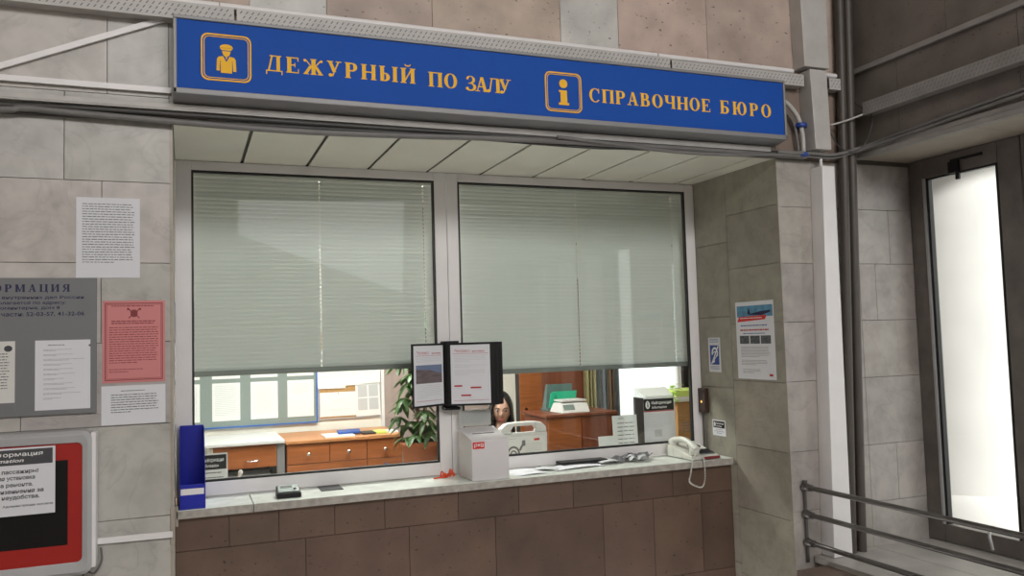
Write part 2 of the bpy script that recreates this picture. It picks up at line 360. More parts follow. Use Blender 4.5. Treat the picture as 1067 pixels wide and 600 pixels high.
G = {
    'П': (0.86, stem(0.06, False) + stem(0.61, False) + [R_(0, 0.93, 0.86, 1)]),
    'Н': (0.86, stem(0.06) + stem(0.61) + [R_(0.2, 0.46, 0.65, 0.54)]),
    'Р': (0.72, stem(0.06) + bowl(0.2, 0.44, 1, 0.5)),
    'Е': (0.72, stem(0.06) + [R_(0.1, 0.93, 0.67, 1), R_(0.1, 0, 0.69, 0.07), R_(0.62, 0.75, 0.67, 1), R_(0.64, 0, 0.69, 0.28), R_(0.2, 0.47, 0.48, 0.54), R_(0.45, 0.37, 0.50, 0.64)]),
    'Д': (0.88, [R_(0.56, 0, 0.75, 1), R_(0.2, 0.93, 0.82, 1), R_(0, 0, 0.88, 0.07), R_(0, -0.2, 0.06, 0.05), R_(0.82, -0.2, 0.88, 0.05)] + [[(0.1, 0.03), (0.19, 0.03), (0.37, 0.97), (0.28, 0.97)]]),
    'Ж': (1.12, stem(0.465) + stroke(0.46, 0.5, 0.17, 0.90, 0.08) + stroke(0.66, 0.5, 0.95, 0.90, 0.08) + stroke(0.13, 0.03, 0.42, 0.52, 0.19) + stroke(0.99, 0.03, 0.70, 0.52, 0.19) + dot(0.11, 0.88, 0.085) + dot(1.01, 0.88, 0.085) + [R_(0.02, 0, 0.32, F_), R_(0.8, 0, 1.1, F_), R_(0.3, 0.47, 0.8, 0.53)]),
    'У': (0.82, stroke(0.42, 0.3, 0.17, 0.98, 0.2) + stroke(0.3, 0.02, 0.66, 0.98, 0.09) + [R_(0, 1 - F_, 0.36, 1), R_(0.5, 1 - F_, 0.82, 1)] + dot(0.2, 0.09, 0.11)),
    'Ы': (1.06, stem(0.06, True, False) + bowl(0.1, 0, 0.56, 0.52) + stem(0.81)),
    'Й': (0.86, stem(0.06) + stem(0.61) + stroke(0.2, 0.06, 0.66, 0.94, 0.09) + band(arc(0.43, 1.26, 0.2, 0.16, 180, 360, 10), arc(0.43, 1.26, 0.13, 0.07, 180, 360, 10))),
    'И': (0.86, stem(0.06) + stem(0.61) + stroke(0.2, 0.06, 0.66, 0.94, 0.09)),
    'О': (0.82, oval(0, 0.82)),
    'З': (0.66, band(arc(0.28, 0.75, 0.29, 0.27, 150, -90, 14), arc(0.28, 0.77, 0.12, 0.19, 150, -90, 14)) + band(arc(0.28, 0.26, 0.36, 0.28, 90, -160, 14), arc(0.28, 0.27, 0.17, 0.2, 90, -160, 14)) + [R_(0.15, 0.47, 0.36, 0.54)] + dot(0.08, 0.16, 0.09) + dot(0.09, 0.83, 0.08)),
    'А': (0.84, stroke(0.14, 0.02, 0.40, 1, 0.08) + stroke(0.66, 0.02, 0.42, 1, 0.2) + [R_(0, 0, 0.3, F_), R_(0.5, 0, 0.84, F_), R_(0.2, 0.3, 0.6, 0.37)]),
    'Л': (0.86, stem(0.61, False) + [R_(0.22, 0.93, 0.86, 1)] + stroke(0.19, 0.05, 0.33, 0.97, 0.09) + dot(0.11, 0.1, 0.11)),
    'С': (0.78, band(arc(0.42, 0.5, 0.42, 0.52, 45, 318, 26), arc(0.44, 0.5, 0.25, 0.455, 45, 318, 26)) + [R_(0.66, 0.66, 0.72, 1.0)]),
    'В': (0.76, stem(0.06) + bowl(0.2, 0.49, 1, 0.44) + bowl(0.2, 0, 0.55, 0.52)),
    'Ч': (0.82, stem(0.57) + stem(0.06, True, False, 0.06, 0.58, 1) + band([(0.06, 0.62)] + arc(0.32, 0.62, 0.26, 0.24, 180, 270, 8) + [(0.6, 0.4)], [(0.25, 0.62)] + arc(0.35, 0.6, 0.1, 0.12, 180, 270, 8) + [(0.6, 0.48)])),
    'Б': (0.74, stem(0.06) + bowl(0.15, 0, 0.57, 0.55) + [R_(0.1, 0.93, 0.66, 1), R_(0.6, 0.74, 0.66, 1)]),
    'Ю': (1.14, stem(0.06) + [R_(0.2, 0.46, 0.45, 0.54)] + oval(0.38, 0.76)),
    'Ф': (0.94, stem(0.375) + band(arc(0.47, 0.52, 0.47, 0.33, 0, 360, 24), arc(0.47, 0.52, 0.29, 0.26, 0, 360, 24))),
    'М': (1.02, stem(0.06, True) + stem(0.77) + stroke(0.5, 0.05, 0.2, 1, 0.14) + stroke(0.5, 0.05, 0.8, 1, 0.08)),
    'Ц': (0.88, stem(0.06) + stem(0.61) + [R_(0, 0, 0.88, 0.07), R_(0.82, -0.2, 0.88, 0.05)]),
    'Я': (0.78, stem(0.53) + [[(0.78 - a, b) for a, b in q] for q in bowl(0.2, 0.46, 1, 0.5)] + stroke(0.12, 0.02, 0.4, 0.5, 0.16) + [R_(0, 0, 0.22, F_)]),
    ' ': (0.5, []),
}
def serif_text(mb, fr, body, a, b, h, width, c=0.0008, t=0.0, mi=0, squeeze=1.12):
    adv = sum(G[ch][0] for ch in body) * h * squeeze
    sp = (width - adv) / (len(body) - 1)
    x = a
    for ch in body:
        w, polys = G[ch]
        for k, q in enumerate(polys): mb.poly(fr, [(x + px * h * squeeze, b + py * h) for px, py in q], c + 0.00002 * k, t, mi)
        x += w * h * squeeze + sp
    return mb
def sheet(name, fr, a, b, w, h, m, parent=None, label=None, cat=None, group=None, t=0.0006, c=0.0008):
    o = MB().fbox(fr, a, b, a + w, b + h, c, c + t).build(name, m, parent)
    if label: tag(o, label, cat, group)
    return o

# ------------------------------------------------------------------ the setting: shell of the hall
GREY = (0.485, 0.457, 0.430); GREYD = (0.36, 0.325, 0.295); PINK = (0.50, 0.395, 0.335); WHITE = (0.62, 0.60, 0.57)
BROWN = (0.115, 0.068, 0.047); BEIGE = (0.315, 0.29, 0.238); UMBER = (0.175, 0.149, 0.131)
rs = random.Random(3)
def tone(c, k=0.1):
    f = 1 + rs.uniform(-k, k); return tuple(x * f * (1 + rs.uniform(-0.02, 0.02)) for x in c)
def slabs(mb, fr, rects, col, k=0.1, gap=0.0025, d=0.02, mi=0):
    for r in rects:
        a0, b0, a1, b1 = r[:4]; cc = r[4] if len(r) > 4 else col
        mb.fbox(fr, a0 + gap / 2, b0 + gap / 2, a1 - gap / 2, b1 - gap / 2, -d, 0, mi, tone(cc, k))
def rows(zs, cuts, x0, x1):
    out = []
    for i in range(len(zs) - 1):
        xs = [x0] + list(cuts[i]) + [x1]
        out += [(xs[j], zs[i], xs[j + 1], zs[i + 1]) for j in range(len(xs) - 1)]
    return out

struct(B(-5.2, -8.2, -0.1, 3.9, 0.0, 0.0).build('floor', M['floor']))
struct(B(-5.2, -8.2, 6.2, 4.2, 0.9, 6.3).build('ceiling', M['hallwall']))
struct(B(-5.2, -8.2, 0.0, -5.1, 0.0, 6.2).build('wall_left', M['hallwall']))
struct(B(-5.1, -8.2, 0.0, 4.0, -8.1, 6.2).build('wall_back', M['hallwall']))

# wall in front of the viewer: masonry body, then stone slabs
F0 = front(0, 0, 0)
mb = MB(); D_ = 0.021
mb.box(-5.1, D_, 0, -0.021, 0.77, 6.2, 2); mb.box(-0.021, D_, 2.545, 2.871, 0.77, 6.2, 2); mb.box(2.871, D_, 0, 3.86, 0.77, 6.2, 2); mb.box(-0.021, 0.512, 0, 2.871, 0.77, 0.925, 2)
z6 = [0, 0.15, 0.45, 0.75, 1.035, 1.375, 1.68, 1.975, 2.28, 2.61, 2.92, 3.22, 3.5, 3.8, 6.2]
cuts = [(-2.2, -1.5, -0.8), (-1.9, -1.0, -0.5), (-2.3, -1.4, -0.7), (-1.8, -1.1, -0.42), (-2.2, -1.3, -0.62), (-2.0, -1.2, -0.5), (-1.8, -1.0, -0.245), (-2.1, -1.2, -0.6, -0.243), (-1.8, -1.1, -0.367), (-2, -1.3, -0.75, -0.225), (-1.9, -1.0, -0.5), (-2, -1.2, -0.4), (-1.8, -1.0), (-2, -1)]
slabs(mb, F0, rows(z6, cuts, -3.0, -0.012), GREY, 0.09)
slabs(mb, F0, [(-0.012, 0.0, 0.0, 2.53)], (0.42, 0.36, 0.29), 0)
# above the opening: pitted travertine with two white marble strips
up_ = [(-0.012, 0.288, PINK), (0.288, 0.592, WHITE), (0.592, 1.046, PINK), (1.046, 1.66, PINK), (1.66, 1.963, WHITE), (1.963, 2.465, PINK), (2.465, 3.36, PINK)]
slabs(mb, F0, [(a, 2.93, b, 3.55, c) for a, b, c in up_], PINK, 0.08, mi=1)
slabs(mb, F0, [(-0.012, 3.55, 0.9, 6.2), (0.9, 3.55, 1.9, 6.2), (1.9, 3.55, 3.36, 6.2)], PINK, 0.08, mi=1)
slabs(mb, F0, [(-0.012, 2.53, 0.7, 2.93), (0.7, 2.53, 1.5, 2.93), (1.5, 2.53, 2.2, 2.93), (2.2, 2.53, 2.85, 2.93)], GREYD, 0.06)
slabs(mb, F0, [(2.85, 2.53, 3.36, 2.93)], (0.24, 0.18, 0.15), 0.03, mi=1)
zp = [0, 0.15, 0.45, 0.75, 1.045, 1.395, 1.695, 1.995, 2.285, 2.53]
slabs(mb, F0, rows(zp, [()] * 9, 2.85, 3.08), (0.405, 0.372, 0.348), 0.07)
slabs(mb, F0, rows(zp, [(3.36,), (3.36,), (3.36,), (3.36, 3.55), (3.36,), (3.36,), (3.36, 3.47), (3.36, 3.58), (3.36,)], 3.08, 3.86), (0.385, 0.35, 0.325), 0.07)
# niche: right reveal, left reveal, brown apron below the sill
RV = reveal(2.85, 0, 0)
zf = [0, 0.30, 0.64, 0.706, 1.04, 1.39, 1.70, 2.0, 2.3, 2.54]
zf = [0, 0.35, 0.705, 1.04, 1.39, 1.70, 2.0, 2.3, 2.54]
zb = [0, 0.40, 0.66, 0.93, 1.345, 1.74, 2.155, 2.54]
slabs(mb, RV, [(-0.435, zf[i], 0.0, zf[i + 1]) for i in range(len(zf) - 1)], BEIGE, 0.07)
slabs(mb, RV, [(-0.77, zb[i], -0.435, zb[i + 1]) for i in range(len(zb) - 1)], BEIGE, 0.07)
LV = Fr((0, 0, 0), (0, 1, 0), (0, 0, 1))
slabs(mb, LV, [(0.0, z6[i], 0.77, min(z6[i + 1], 2.54)) for i in range(9)], GREY, 0.06)
BV = front(0, 0.49, 0)
slabs(mb, BV, rows([0, 0.37, 0.785, 0.93], [(0.7, 1.3, 2.0, 2.36), (0.543, 1.02, 1.452, 2.045, 2.345, 2.646), (0.218, 0.428, 0.674, 0.905, 1.265, 1.579, 1.879, 2.16, 2.47)], 0.0, 2.85), BROWN, 0.2, mi=1)
struct(mb.build('wall_front', [M['marble'], M['travertine'], M['mortar']]))

# right wall: dark beam above the glazed bay, solid further back
mb = MB()
mb.box(3.401, -4.2, 2.56, 4.0, 0.021, 6.2, 2); mb.box(3.401, -8.1, 0, 4.0, -4.2, 6.2, 2)
RW = reveal(3.38, 0, 0)
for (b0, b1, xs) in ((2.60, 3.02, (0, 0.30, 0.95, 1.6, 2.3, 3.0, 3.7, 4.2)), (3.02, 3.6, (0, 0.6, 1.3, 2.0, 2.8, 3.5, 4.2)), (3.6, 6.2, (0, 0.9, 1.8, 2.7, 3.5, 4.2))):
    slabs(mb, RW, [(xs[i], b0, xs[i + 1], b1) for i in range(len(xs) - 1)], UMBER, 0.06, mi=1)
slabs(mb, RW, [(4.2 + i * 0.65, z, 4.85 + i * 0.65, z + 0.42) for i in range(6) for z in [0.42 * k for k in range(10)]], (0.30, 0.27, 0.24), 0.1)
struct(mb.build('wall_right', [M['marble'], M['travertine'], M['mortar']]))
mb = MB()
for k in range(6): mb.box(3.39, -0.70 * (k + 1) + 0.002, 2.553, 3.80, -0.70 * k - 0.002, 2.562)
struct(mb.build('trim_1', M['plaster']))
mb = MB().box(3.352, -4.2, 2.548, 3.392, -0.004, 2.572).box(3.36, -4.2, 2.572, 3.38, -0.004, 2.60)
struct(mb.build('trim_2', M['ductshade'], bevel=0.003))

# slatted aluminium ceiling of the niche
mb = MB(); gx = [-0.005, 0.30, 0.607, 0.912, 1.22, 1.516, 1.82, 2.125, 2.43, 2.73, 2.855]
for i in range(len(gx) - 1): mb.box(gx[i] + 0.007, 0.022, 2.533, gx[i + 1] - 0.007, 0.768, 2.541)
mb.box(-0.005, 0.022, 2.542, 2.855, 0.768, 2.545, 1).box(-0.005, 0.756, 2.5325, 2.855, 0.769, 2.543, 1)
struct(mb.build('trim_3', [M['soffit'], M['sofgap']], bevel=0.002))

# raised platform under the glazed bay
mb = MB(); PL = [(2.96, 3.36), (3.36, 3.86)]
mb.box(2.99, -4.2, 0, 3.86, -0.002, 0.495, 1)
ys = [-0.004, -0.9, -1.6, -2.4, -3.3, -4.2]
for i in range(5):
    for x0, x1 in PL: mb.box(x0 + 0.002, ys[i + 1] + 0.002, 0.495, x1 - 0.002, ys[i] - 0.002, 0.525)
mb.box(2.78, -4.2, 0, 2.985, -0.09, 0.50, 2)
o = struct(mb.build('trim_4', [M['platform'], M['mortar'], M['travertine']], bevel=0.003))
at = o.data.color_attributes.new('col', 'FLOAT_COLOR', 'CORNER')
for d in at.data: d.color = (0.15, 0.10, 0.08, 1)

# glazed bay: bronze frames and panes in the right wall
for k in range(6):
    y1 = -0.66 * k - 0.003; y0 = y1 - 0.655
    fr_ = MB(); x0, x1 = 3.74, 3.80; zt, zb_ = 2.55, 0.53
    fr_.box(x0, y1 - 0.105, zb_, x1, y1, zt).box(x0, y0, zb_, x1, y0 + 0.12, zt)
    fr_.box(x0, y0 + 0.12, zt - 0.105, x1, y1 - 0.105, zt).box(x0, y0 + 0.12, zb_, x1, y1 - 0.105, zb_ + 0.09)
    win = struct(fr_.build('window_%d' % (k + 2), M['doorframe'], bevel=0.004))
    gy1, gy0 = y1 - 0.105, y0 + 0.12
    MB().box(x0 - 0.006, gy1 - 0.003, zb_ + 0.09, x0 + 0.02, gy1 + 0.010, zt - 0.105).build('glazing_bead', M['silver'], win)
    MB().box(x0 + 0.005, gy1 - 0.02, zb_ + 0.09, x0 + 0.03, gy1 - 0.004, zt - 0.105).box(x0 + 0.005, gy0 + 0.004, zb_ + 0.09, x0 + 0.03, gy0 + 0.016, zt - 0.105).box(x0 + 0.005, gy0, zt - 0.115, x0 + 0.03, gy1, zt - 0.105).build('gasket', M['gasket'], win)
    B(x0 + 0.018, gy0, zb_ + 0.09, x0 + 0.024, gy1, zt - 0.105).build('pane', M['glass'], win)
    if k == 0:
        MB().tube([(3.735, -0.40, 0.66), (3.70, -0.40, 0.655), (3.685, -0.41, 0.62), (3.69, -0.42, 0.56)], 0.008).build('hook', M['silver'], win)
        MB().box(3.725, -0.33, 2.44, 3.74, -0.27, 2.50).box(3.715, -0.34, 2.40, 3.728, -0.32, 2.45).box(3.73, -0.46, 2.50, 3.74, -0.28, 2.512).build('door_closer', M['plblack'], win)

# outside: paving, facade corner and stone column
struct(B(3.9, -25, -0.15, 40, 30, 0.1).build('ground', M['asphalt']))
struct(B(4.70, 0.95, 0.1, 4.95, 3.72, 6.0).build('wall_outside', M['colstone']))
struct(B(4.02, -1.8, 4.6, 7.4, 6, 4.9).build('ceiling_light_shield', M['colstone']))  # unseen roof, added to cut the sky light on the column
struct(B(4.0, -4.65, 0.1, 4.95, -4.3, 4.6).build('wall_sun_shield', M['colstone']))  # unseen wall, added to keep the sun off the glazed bay
co = thing('column', 'pale round stone column outside the glazed bay', 'column', (6.05, 1.75, 0.1))
MB().lathe((6.05, 1.75, 0.1), [(0.60, 0.25), (0.60, 4.5)], 48).build('shaft', M['colstone'], co)
MB().lathe((6.05, 1.75, 0.1), [(0.66, 0), (0.66, 0.18), (0.61, 0.25)], 48).build('base', M['colstone'], co)

# ------------------------------------------------------------------ service window of the niche
mb = MB(); y0, y1 = 0.74, 0.766
X0, X1, Z0, Z1 = 0.0015, 2.8485, 0.968, 2.531
P1 = (0.072, 1.254, 1.032, 2.488); P2 = (1.382, 2.787, 1.032, 2.488)
mb.box(X0, y0, Z0, P1[0], y1, Z1).box(P1[1], y0, Z0, 1.318, y1, Z1).box(1.320, y0, Z0, P2[0], y1, Z1).box(P2[1], y0, Z0, X1, y1, Z1)
for P in (P1, P2): mb.box(P[0], y0, Z0, P[1], y1, P[2]).box(P[0], y0, P[3], P[1], y1, Z1)
win = struct(mb.build('window_1', M['white_pvc'], bevel=0.003))
for P in (P1, P2):
    g = MB(); w = 0.010
    g.box(P[0], y0 + 0.003, P[2], P[0] + w, y0 + 0.024, P[3]).box(P[1] - w, y0 + 0.003, P[2], P[1], y0 + 0.024, P[3]).box(P[0] + w, y0 + 0.003, P[3] - w, P[1] - w, y0 + 0.024, P[3]).box(P[0] + w, y0 + 0.003, P[2], P[1] - w, y0 + 0.024, P[2] + w)
    g.build('gasket', M['gasket'], win)
    B(P[0] + w, y0 + 0.019, P[2] + w, P[1] - w, y0 + 0.0235, P[3] - w).build('pane', M['glass'], win)
# marble sill
mb = MB()
for a, b in ((0.004, 0.315), (0.319, 2.838)):
    mb.box(a, 0.452, 0.932, b, 0.768, 0.966); mb.box(a, 0.450, 0.930, b, 0.4522, 0.964, 1)
struct(mb.build('window_sill', [M['sill'], M['silldge']], bevel=0.002))
struct(MB().box(0.0005, 0.45, 0.90, 0.012, 0.50, 0.985).box(-0.012, -0.006, 0.925, 0.004, 0.0, 1.06).build('trim_5', M['plaster'], bevel=0.002))

# blinds
def blind(x0, x1, zlow, label):
    zt = 2.528; y = 0.815
    t = thing('venetian_blind', label, 'blind', ((x0 + x1) / 2, y, zt), 'horizontal blinds behind the service window')
    B(x0, y - 0.014, zt - 0.055, x1, y + 0.014, zt).build('head_rail', M['slat'], t, bevel=0.002)
    mb = MB(); z = zlow + 0.035; p = 0.0205; ph = math.radians(76); rr = random.Random(5)
    while z < zt - 0.055:
        vs = []; dz = rr.uniform(-0.0006, 0.0006)
        a = ph + rr.uniform(-0.04, 0.04)
        for k in range(5):
            q = (k - 2) / 2 * 0.0125; h = 0.0022 * (1 - ((k - 2) / 2) ** 2)
            vs.append((y - h * math.sin(a) - q * math.cos(a), z + dz + q * math.sin(a) - h * math.cos(a) * -1))
        xs = [x0]
        for f in (0.025, 0.5, 0.93): xc = x0 + (x1 - x0) * f; xs += [xc - 0.0028, xc + 0.0028]
        xs.append(x1)
        mb.add([(xx, yy, zz) for xx in xs for yy, zz in vs], [(5 * j + k, 5 * j + k + 1, 5 * j + 6 + k, 5 * j + 5 + k) for j in range(len(xs) - 1) for k in range(4) if j % 2 == 0 or k in (0, 3)], 0, None, True); z += p
    mb.build('slats', M['slat'], t)
    B(x0, y - 0.013, zlow, x1, y + 0.013, zlow + 0.026).build('bottom_rail', M['railblind'], t, bevel=0.002)
    for f in (0.025, 0.5, 0.93):
        xx = x0 + (x1 - x0) * f
        c = MB(); c.box(xx - 0.0008, y - 0.0155, zlow + 0.02, xx + 0.0008, y - 0.0148, zt - 0.02)
        c.build('ladder_cord', M['cord'], t)
    return t
blind(0.050, 1.300, 1.515, 'pale green-grey blind lowered behind the left pane of the service window')
blind(1.372, 2.835, 1.463, 'pale green-grey blind lowered behind the right pane of the service window')

# ------------------------------------------------------------------ lightbox sign over the window
sg = thing('sign', 'long blue signboard with yellow lettering above the service window', 'sign', (1.415, -0.06, 2.58))
mb = MB(); x0, x1, zt, zb_, yf = 0.004, 2.832, 2.900, 2.583, -0.12
mb.box(x0, -0.105, 2.60, x1, -0.004, zt)
mb.box(x0, yf, zt - 0.014, x1, -0.105, zt).box(x0, yf, 2.60, x0 + 0.014, -0.105, zt - 0.014).box(x1 - 0.012, yf, 2.60, x1, -0.105, zt - 0.014)
mb.hexa([(x0, yf, 2.60), (x1, yf, 2.60), (x1, -0.004, 2.585), (x0, -0.004, 2.585), (x0, yf, 2.622), (x1, yf, 2.622), (x1, -0.004, 2.622), (x0, -0.004, 2.622)])
mb.build('casing', M['alu'], sg, bevel=0.003)
SF = front(0, -0.112, 0)
pn = MB().fbox(SF, x0 + 0.013, 2.62, x1 - 0.011, zt - 0.013, -0.006, 0).build('panel', M['blue'], sg)
for body, a, b, h, w in (('ДЕЖУРНЫЙ', 0.338, 2.716, 0.063, 0.594), ('ПО', 0.990, 2.711, 0.062, 0.125), ('ЗАЛУ', 1.155, 2.708, 0.063, 0.205), ('СПРАВОЧНОЕ', 1.738, 2.706, 0.062, 0.648), ('БЮРО', 2.442, 2.705, 0.064, 0.30)):
    serif_text(MB(), SF, body, a, b, h, w).build('lettering', M['yellow'], sg)
def picto_frame(a0, b0, a1, b1):
    m_ = MB()
    m_.ring(SF, rrect(a0, b0, a1, b1, 0.026), rrect(a0 + 0.006, b0 + 0.006, a1 - 0.006, b1 - 0.006, 0.022), 0.001, 0.0008)
    m_.ring(SF, rrect(a0 + 0.010, b0 + 0.010, a1 - 0.010, b1 - 0.010, 0.019), rrect(a0 + 0.013, b0 + 0.013, a1 - 0.013, b1 - 0.013, 0.017), 0.001, 0.0008)
    return m_
m_ = picto_frame(0.102, 2.660, 0.284, 2.842)
cx = 0.193
m_.poly(SF, arc(cx, 2.790, 0.024, 0.014, 0, 180, 12), 0.001, 0.0008); m_.poly(SF, [(cx - 0.024, 2.789), (cx + 0.024, 2.789), (cx + 0.017, 2.780), (cx - 0.017, 2.780)], 0.001, 0.0008)
m_.poly(SF, arc(cx, 2.777, 0.015, 0.022, 180, 360, 12), 0.001, 0.0008)
m_.poly(SF, [(cx - 0.034, 2.745), (cx - 0.028, 2.754), (cx - 0.012, 2.757), (cx, 2.735), (cx + 0.012, 2.757), (cx + 0.028, 2.754), (cx + 0.034, 2.745), (cx + 0.036, 2.70), (cx + 0.024, 2.70), (cx + 0.022, 2.74), (cx + 0.0205, 2.74), (cx + 0.0205, 2.692), (cx - 0.0205, 2.692), (cx - 0.0205, 2.74), (cx - 0.022, 2.74), (cx - 0.024, 2.70), (cx - 0.036, 2.70)], 0.001, 0.0008)
m_.poly(SF, [(cx - 0.004, 2.757), (cx + 0.004, 2.757), (cx, 2.742)], 0.001, 0.0008)
m_.build('attendant_pictogram', M['yellow'], sg)
m_ = picto_frame(1.521, 2.648, 1.700, 2.827)
cx = 1.610
m_.poly(SF, arc(cx, 2.776, 0.020, 0.020, 0, 360, 20)[:-1], 0.001, 0.0008)
m_.poly(SF, [(cx - 0.022, 2.746), (cx + 0.017, 2.746), (cx + 0.017, 2.690), (cx + 0.026, 2.690), (cx + 0.026, 2.680), (cx - 0.024, 2.680), (cx - 0.024, 2.690), (cx - 0.015, 2.690), (cx - 0.015, 2.737), (cx - 0.022, 2.737)], 0.001, 0.0008)
m_.build('information_pictogram', M['yellow'], sg)

# ------------------------------------------------------------------ ducts, trunking, cables
def perf(mb, fr, a0, a1, b0, b1, mi=1, pitch=0.022):
    rows_ = 3; a = a0 + 0.01; h = (b1 - b0) / rows_
    while a < a1 - 0.02:
        for r in range(rows_):
            bb = b0 + r * h + h * 0.2; s = a + (r % 2) * pitch / 2
            mb.add([fr.p(s, bb, 0.0006), fr.p(s + 0.005, bb, 0.0006), fr.p(s + 0.013, bb + h * 0.6, 0.0006), fr.p(s + 0.008, bb + h * 0.6, 0.0006)], [(0, 1, 2, 3)], mi)
        a += pitch
TF = front(0, -0.06, 0)
def tray(x0, x1, zb_, zt, label):
    t = MB().box(x0, -0.06, zb_, x1, -0.056, zt).box(x0, -0.056, zb_, x1, -0.001, zb_ + 0.004).box(x0, -0.056, zt - 0.004, x1, -0.001, zt)
    perf(t, TF, x0, x1, zb_ + 0.006, zt - 0.006)
    return tag(t.build('cable_tray', [M['duct'], M['inkgrey']]), label, 'cable tray', 'perforated trays along the wall above the sign')
tray(-2.5, 0.225, 2.905, 2.972, 'perforated grey cable tray crossing the wall left of the blue sign')
tray(0.235, 2.205, 2.905, 2.972, 'long perforated cable tray running along the top of the blue sign')
tray(2.215, 3.005, 2.902, 2.962, 'perforated cable tray above the right end of the blue sign')
tray(3.17, 3.245, 2.902, 2.962, 'short stub of perforated tray right of the vertical duct')
for a, b, z, lb in ((-2.5, 0.17, 2.985, 'left length of thin white pipe lying above the tray at upper left'), (0.175, 2.15, 2.985, 'long thin white pipe running above the tray over the blue sign'), (2.155, 2.96, 2.985, 'right length of thin white pipe ending at the vertical duct'), (3.165, 3.33, 2.985, 'short stub of white pipe right of the vertical duct')):
    tag(MB().tube([(a, -0.03, z), (b, -0.03, z)], 0.013, 10).build('pipe', M['white_pvc']), lb, 'pipe', 'white pipes above the cable trays')
def trunk(p0, p1, h, d, label, group='white cable trunking on the left wall', m='white_pvc', name='cable_trunking'):
    p0 = Vector(p0); p1 = Vector(p1); u = (p1 - p0).normalized(); n = Vector((0, -1, 0)) if abs(u.y) < 0.5 else Vector((-1, 0, 0)); v = n.cross(u).normalized()
    fr = Fr(p0, u, v, n); t = MB().fbox(fr, 0, -h / 2, (p1 - p0).length, h / 2, 0, d * 0.7); t.fbox(fr, 0, -h / 2 - 0.001, (p1 - p0).length, h / 2 + 0.001, d * 0.72, d)
    return tag(t.build(name, M[m], bevel=0.001), label, 'cable trunking', group)
trunk((-2.5, -0.001, 1.84), (-0.02, -0.001, 2.918), 0.020, 0.016, 'white trunking climbing diagonally to the corner of the blue sign')
trunk((-2.5, -0.001, 2.643), (-0.002, -0.001, 2.636), 0.020, 0.018, 'level white trunking butting against the left end of the blue sign')
trunk((-0.255, -0.001, 0.969), (-0.004, -0.001, 0.966), 0.020, 0.016, 'short white trunking beside the red framed terminal')
trunk((3.379, -0.03, 3.018), (3.379, -4.1, 3.018), 0.024, 0.02, 'thin pale trunking high on the dark wall over the bay', 'fittings on the dark right wall', 'ductshade')
struct(MB().box(-3.0, -0.030, 2.557, 2.80, -0.001, 2.563).box(-3.0, -0.030, 2.563, 2.80, -0.026, 2.583).build('trim_6', M['duct'], bevel=0.002))
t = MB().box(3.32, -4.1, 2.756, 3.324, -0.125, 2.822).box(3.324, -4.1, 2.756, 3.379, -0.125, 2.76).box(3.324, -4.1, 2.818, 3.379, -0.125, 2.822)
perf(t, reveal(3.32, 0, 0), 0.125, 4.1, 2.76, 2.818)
tag(t.build('cable_tray', [M['ductshade'], M['inkgrey']]), 'perforated cable tray on the dark right wall over the bay', 'cable tray', 'fittings on the dark right wall')

def spline(pts, k=6):
    out = []; P = [Vector(p) for p in pts]
    for i in range(len(P) - 1):
        p0, p1, p2, p3 = P[max(i - 1, 0)], P[i], P[i + 1], P[min(i + 2, len(P) - 1)]
        for j in range(k):
            t = j / k; out.append(0.5 * (2 * p1 + (p2 - p0) * t + (2 * p0 - 5 * p1 + 4 * p2 - p3) * t * t + (3 * p1 - p0 - 3 * p2 + p3) * t ** 3))
    return out + [P[-1]]
def cable(pts, r, label, m='cable', group='cables along the wall'):
    return tag(MB().tube(spline(pts), r, 8).build('cable', M[m]), label, 'cable', group)
cable([(-2.5, -0.016, 2.535), (-0.75, -0.016, 2.536), (-0.4, -0.016, 2.543), (0, -0.016, 2.545), (0.8, -0.016, 2.546), (1.7, -0.016, 2.553), (3.0, -0.016, 2.556), (3.02, -0.016, 2.555)], 0.011, 'thick black cable running tight under the white ledge')
cable([(-2.5, -0.034, 2.510), (-0.75, -0.034, 2.512), (-0.5, -0.034, 2.525), (-0.38, -0.034, 2.522), (0, -0.034, 2.512), (0.45, -0.034, 2.505), (0.9, -0.034, 2.515), (1.4, -0.034, 2.532), (2.2, -0.034, 2.540), (3.0, -0.034, 2.538)], 0.0125, 'thick grey cable sagging lowest below the blue sign', 'cablegrey')
cable([(-2.5, -0.018, 2.500), (-0.6, -0.018, 2.512), (0.3, -0.018, 2.523), (1.0, -0.018, 2.530), (1.75, -0.018, 2.522), (2.1, -0.018, 2.532), (3.0, -0.018, 2.535)], 0.008, 'thin dark cable lying behind the sagging grey one')
cable([(1.6, -0.055, 2.551), (1.9, -0.05, 2.535), (2.2, -0.05, 2.519), (2.5, -0.05, 2.520), (2.8, -0.05, 2.537), (3.02, -0.05, 2.540), (3.18, -0.052, 2.542), (3.30, -0.10, 2.575), (3.35, -0.35, 2.60), (3.35, -1.2, 2.63), (3.35, -2.5, 2.64)], 0.008, 'grey cable looping through the duct gap onto the right wall', 'cablegrey')
cable([(2.82, -0.05, 2.552), (3.02, -0.064, 2.553), (3.18, -0.07, 2.556), (3.34, -0.14, 2.60), (3.36, -0.5, 2.625), (3.36, -1.4, 2.66), (3.36, -2.5, 2.66)], 0.009, 'grey cable following the lower edge of the dark right wall', 'cablegrey')
cable([(2.835, -0.05, 2.83), (2.90, -0.05, 2.805), (2.96, -0.05, 2.74), (2.99, -0.045, 2.66), (2.995, -0.04, 2.56), (3.00, -0.04, 2.53)], 0.012, 'pale cable bending down from the right end of the sign', 'duct')
cable([(2.835, -0.03, 2.80), (2.90, -0.03, 2.77), (2.955, -0.03, 2.70), (2.975, -0.03, 2.55)], 0.007, 'thin cable curving down beside the blue ties', 'cablegrey')
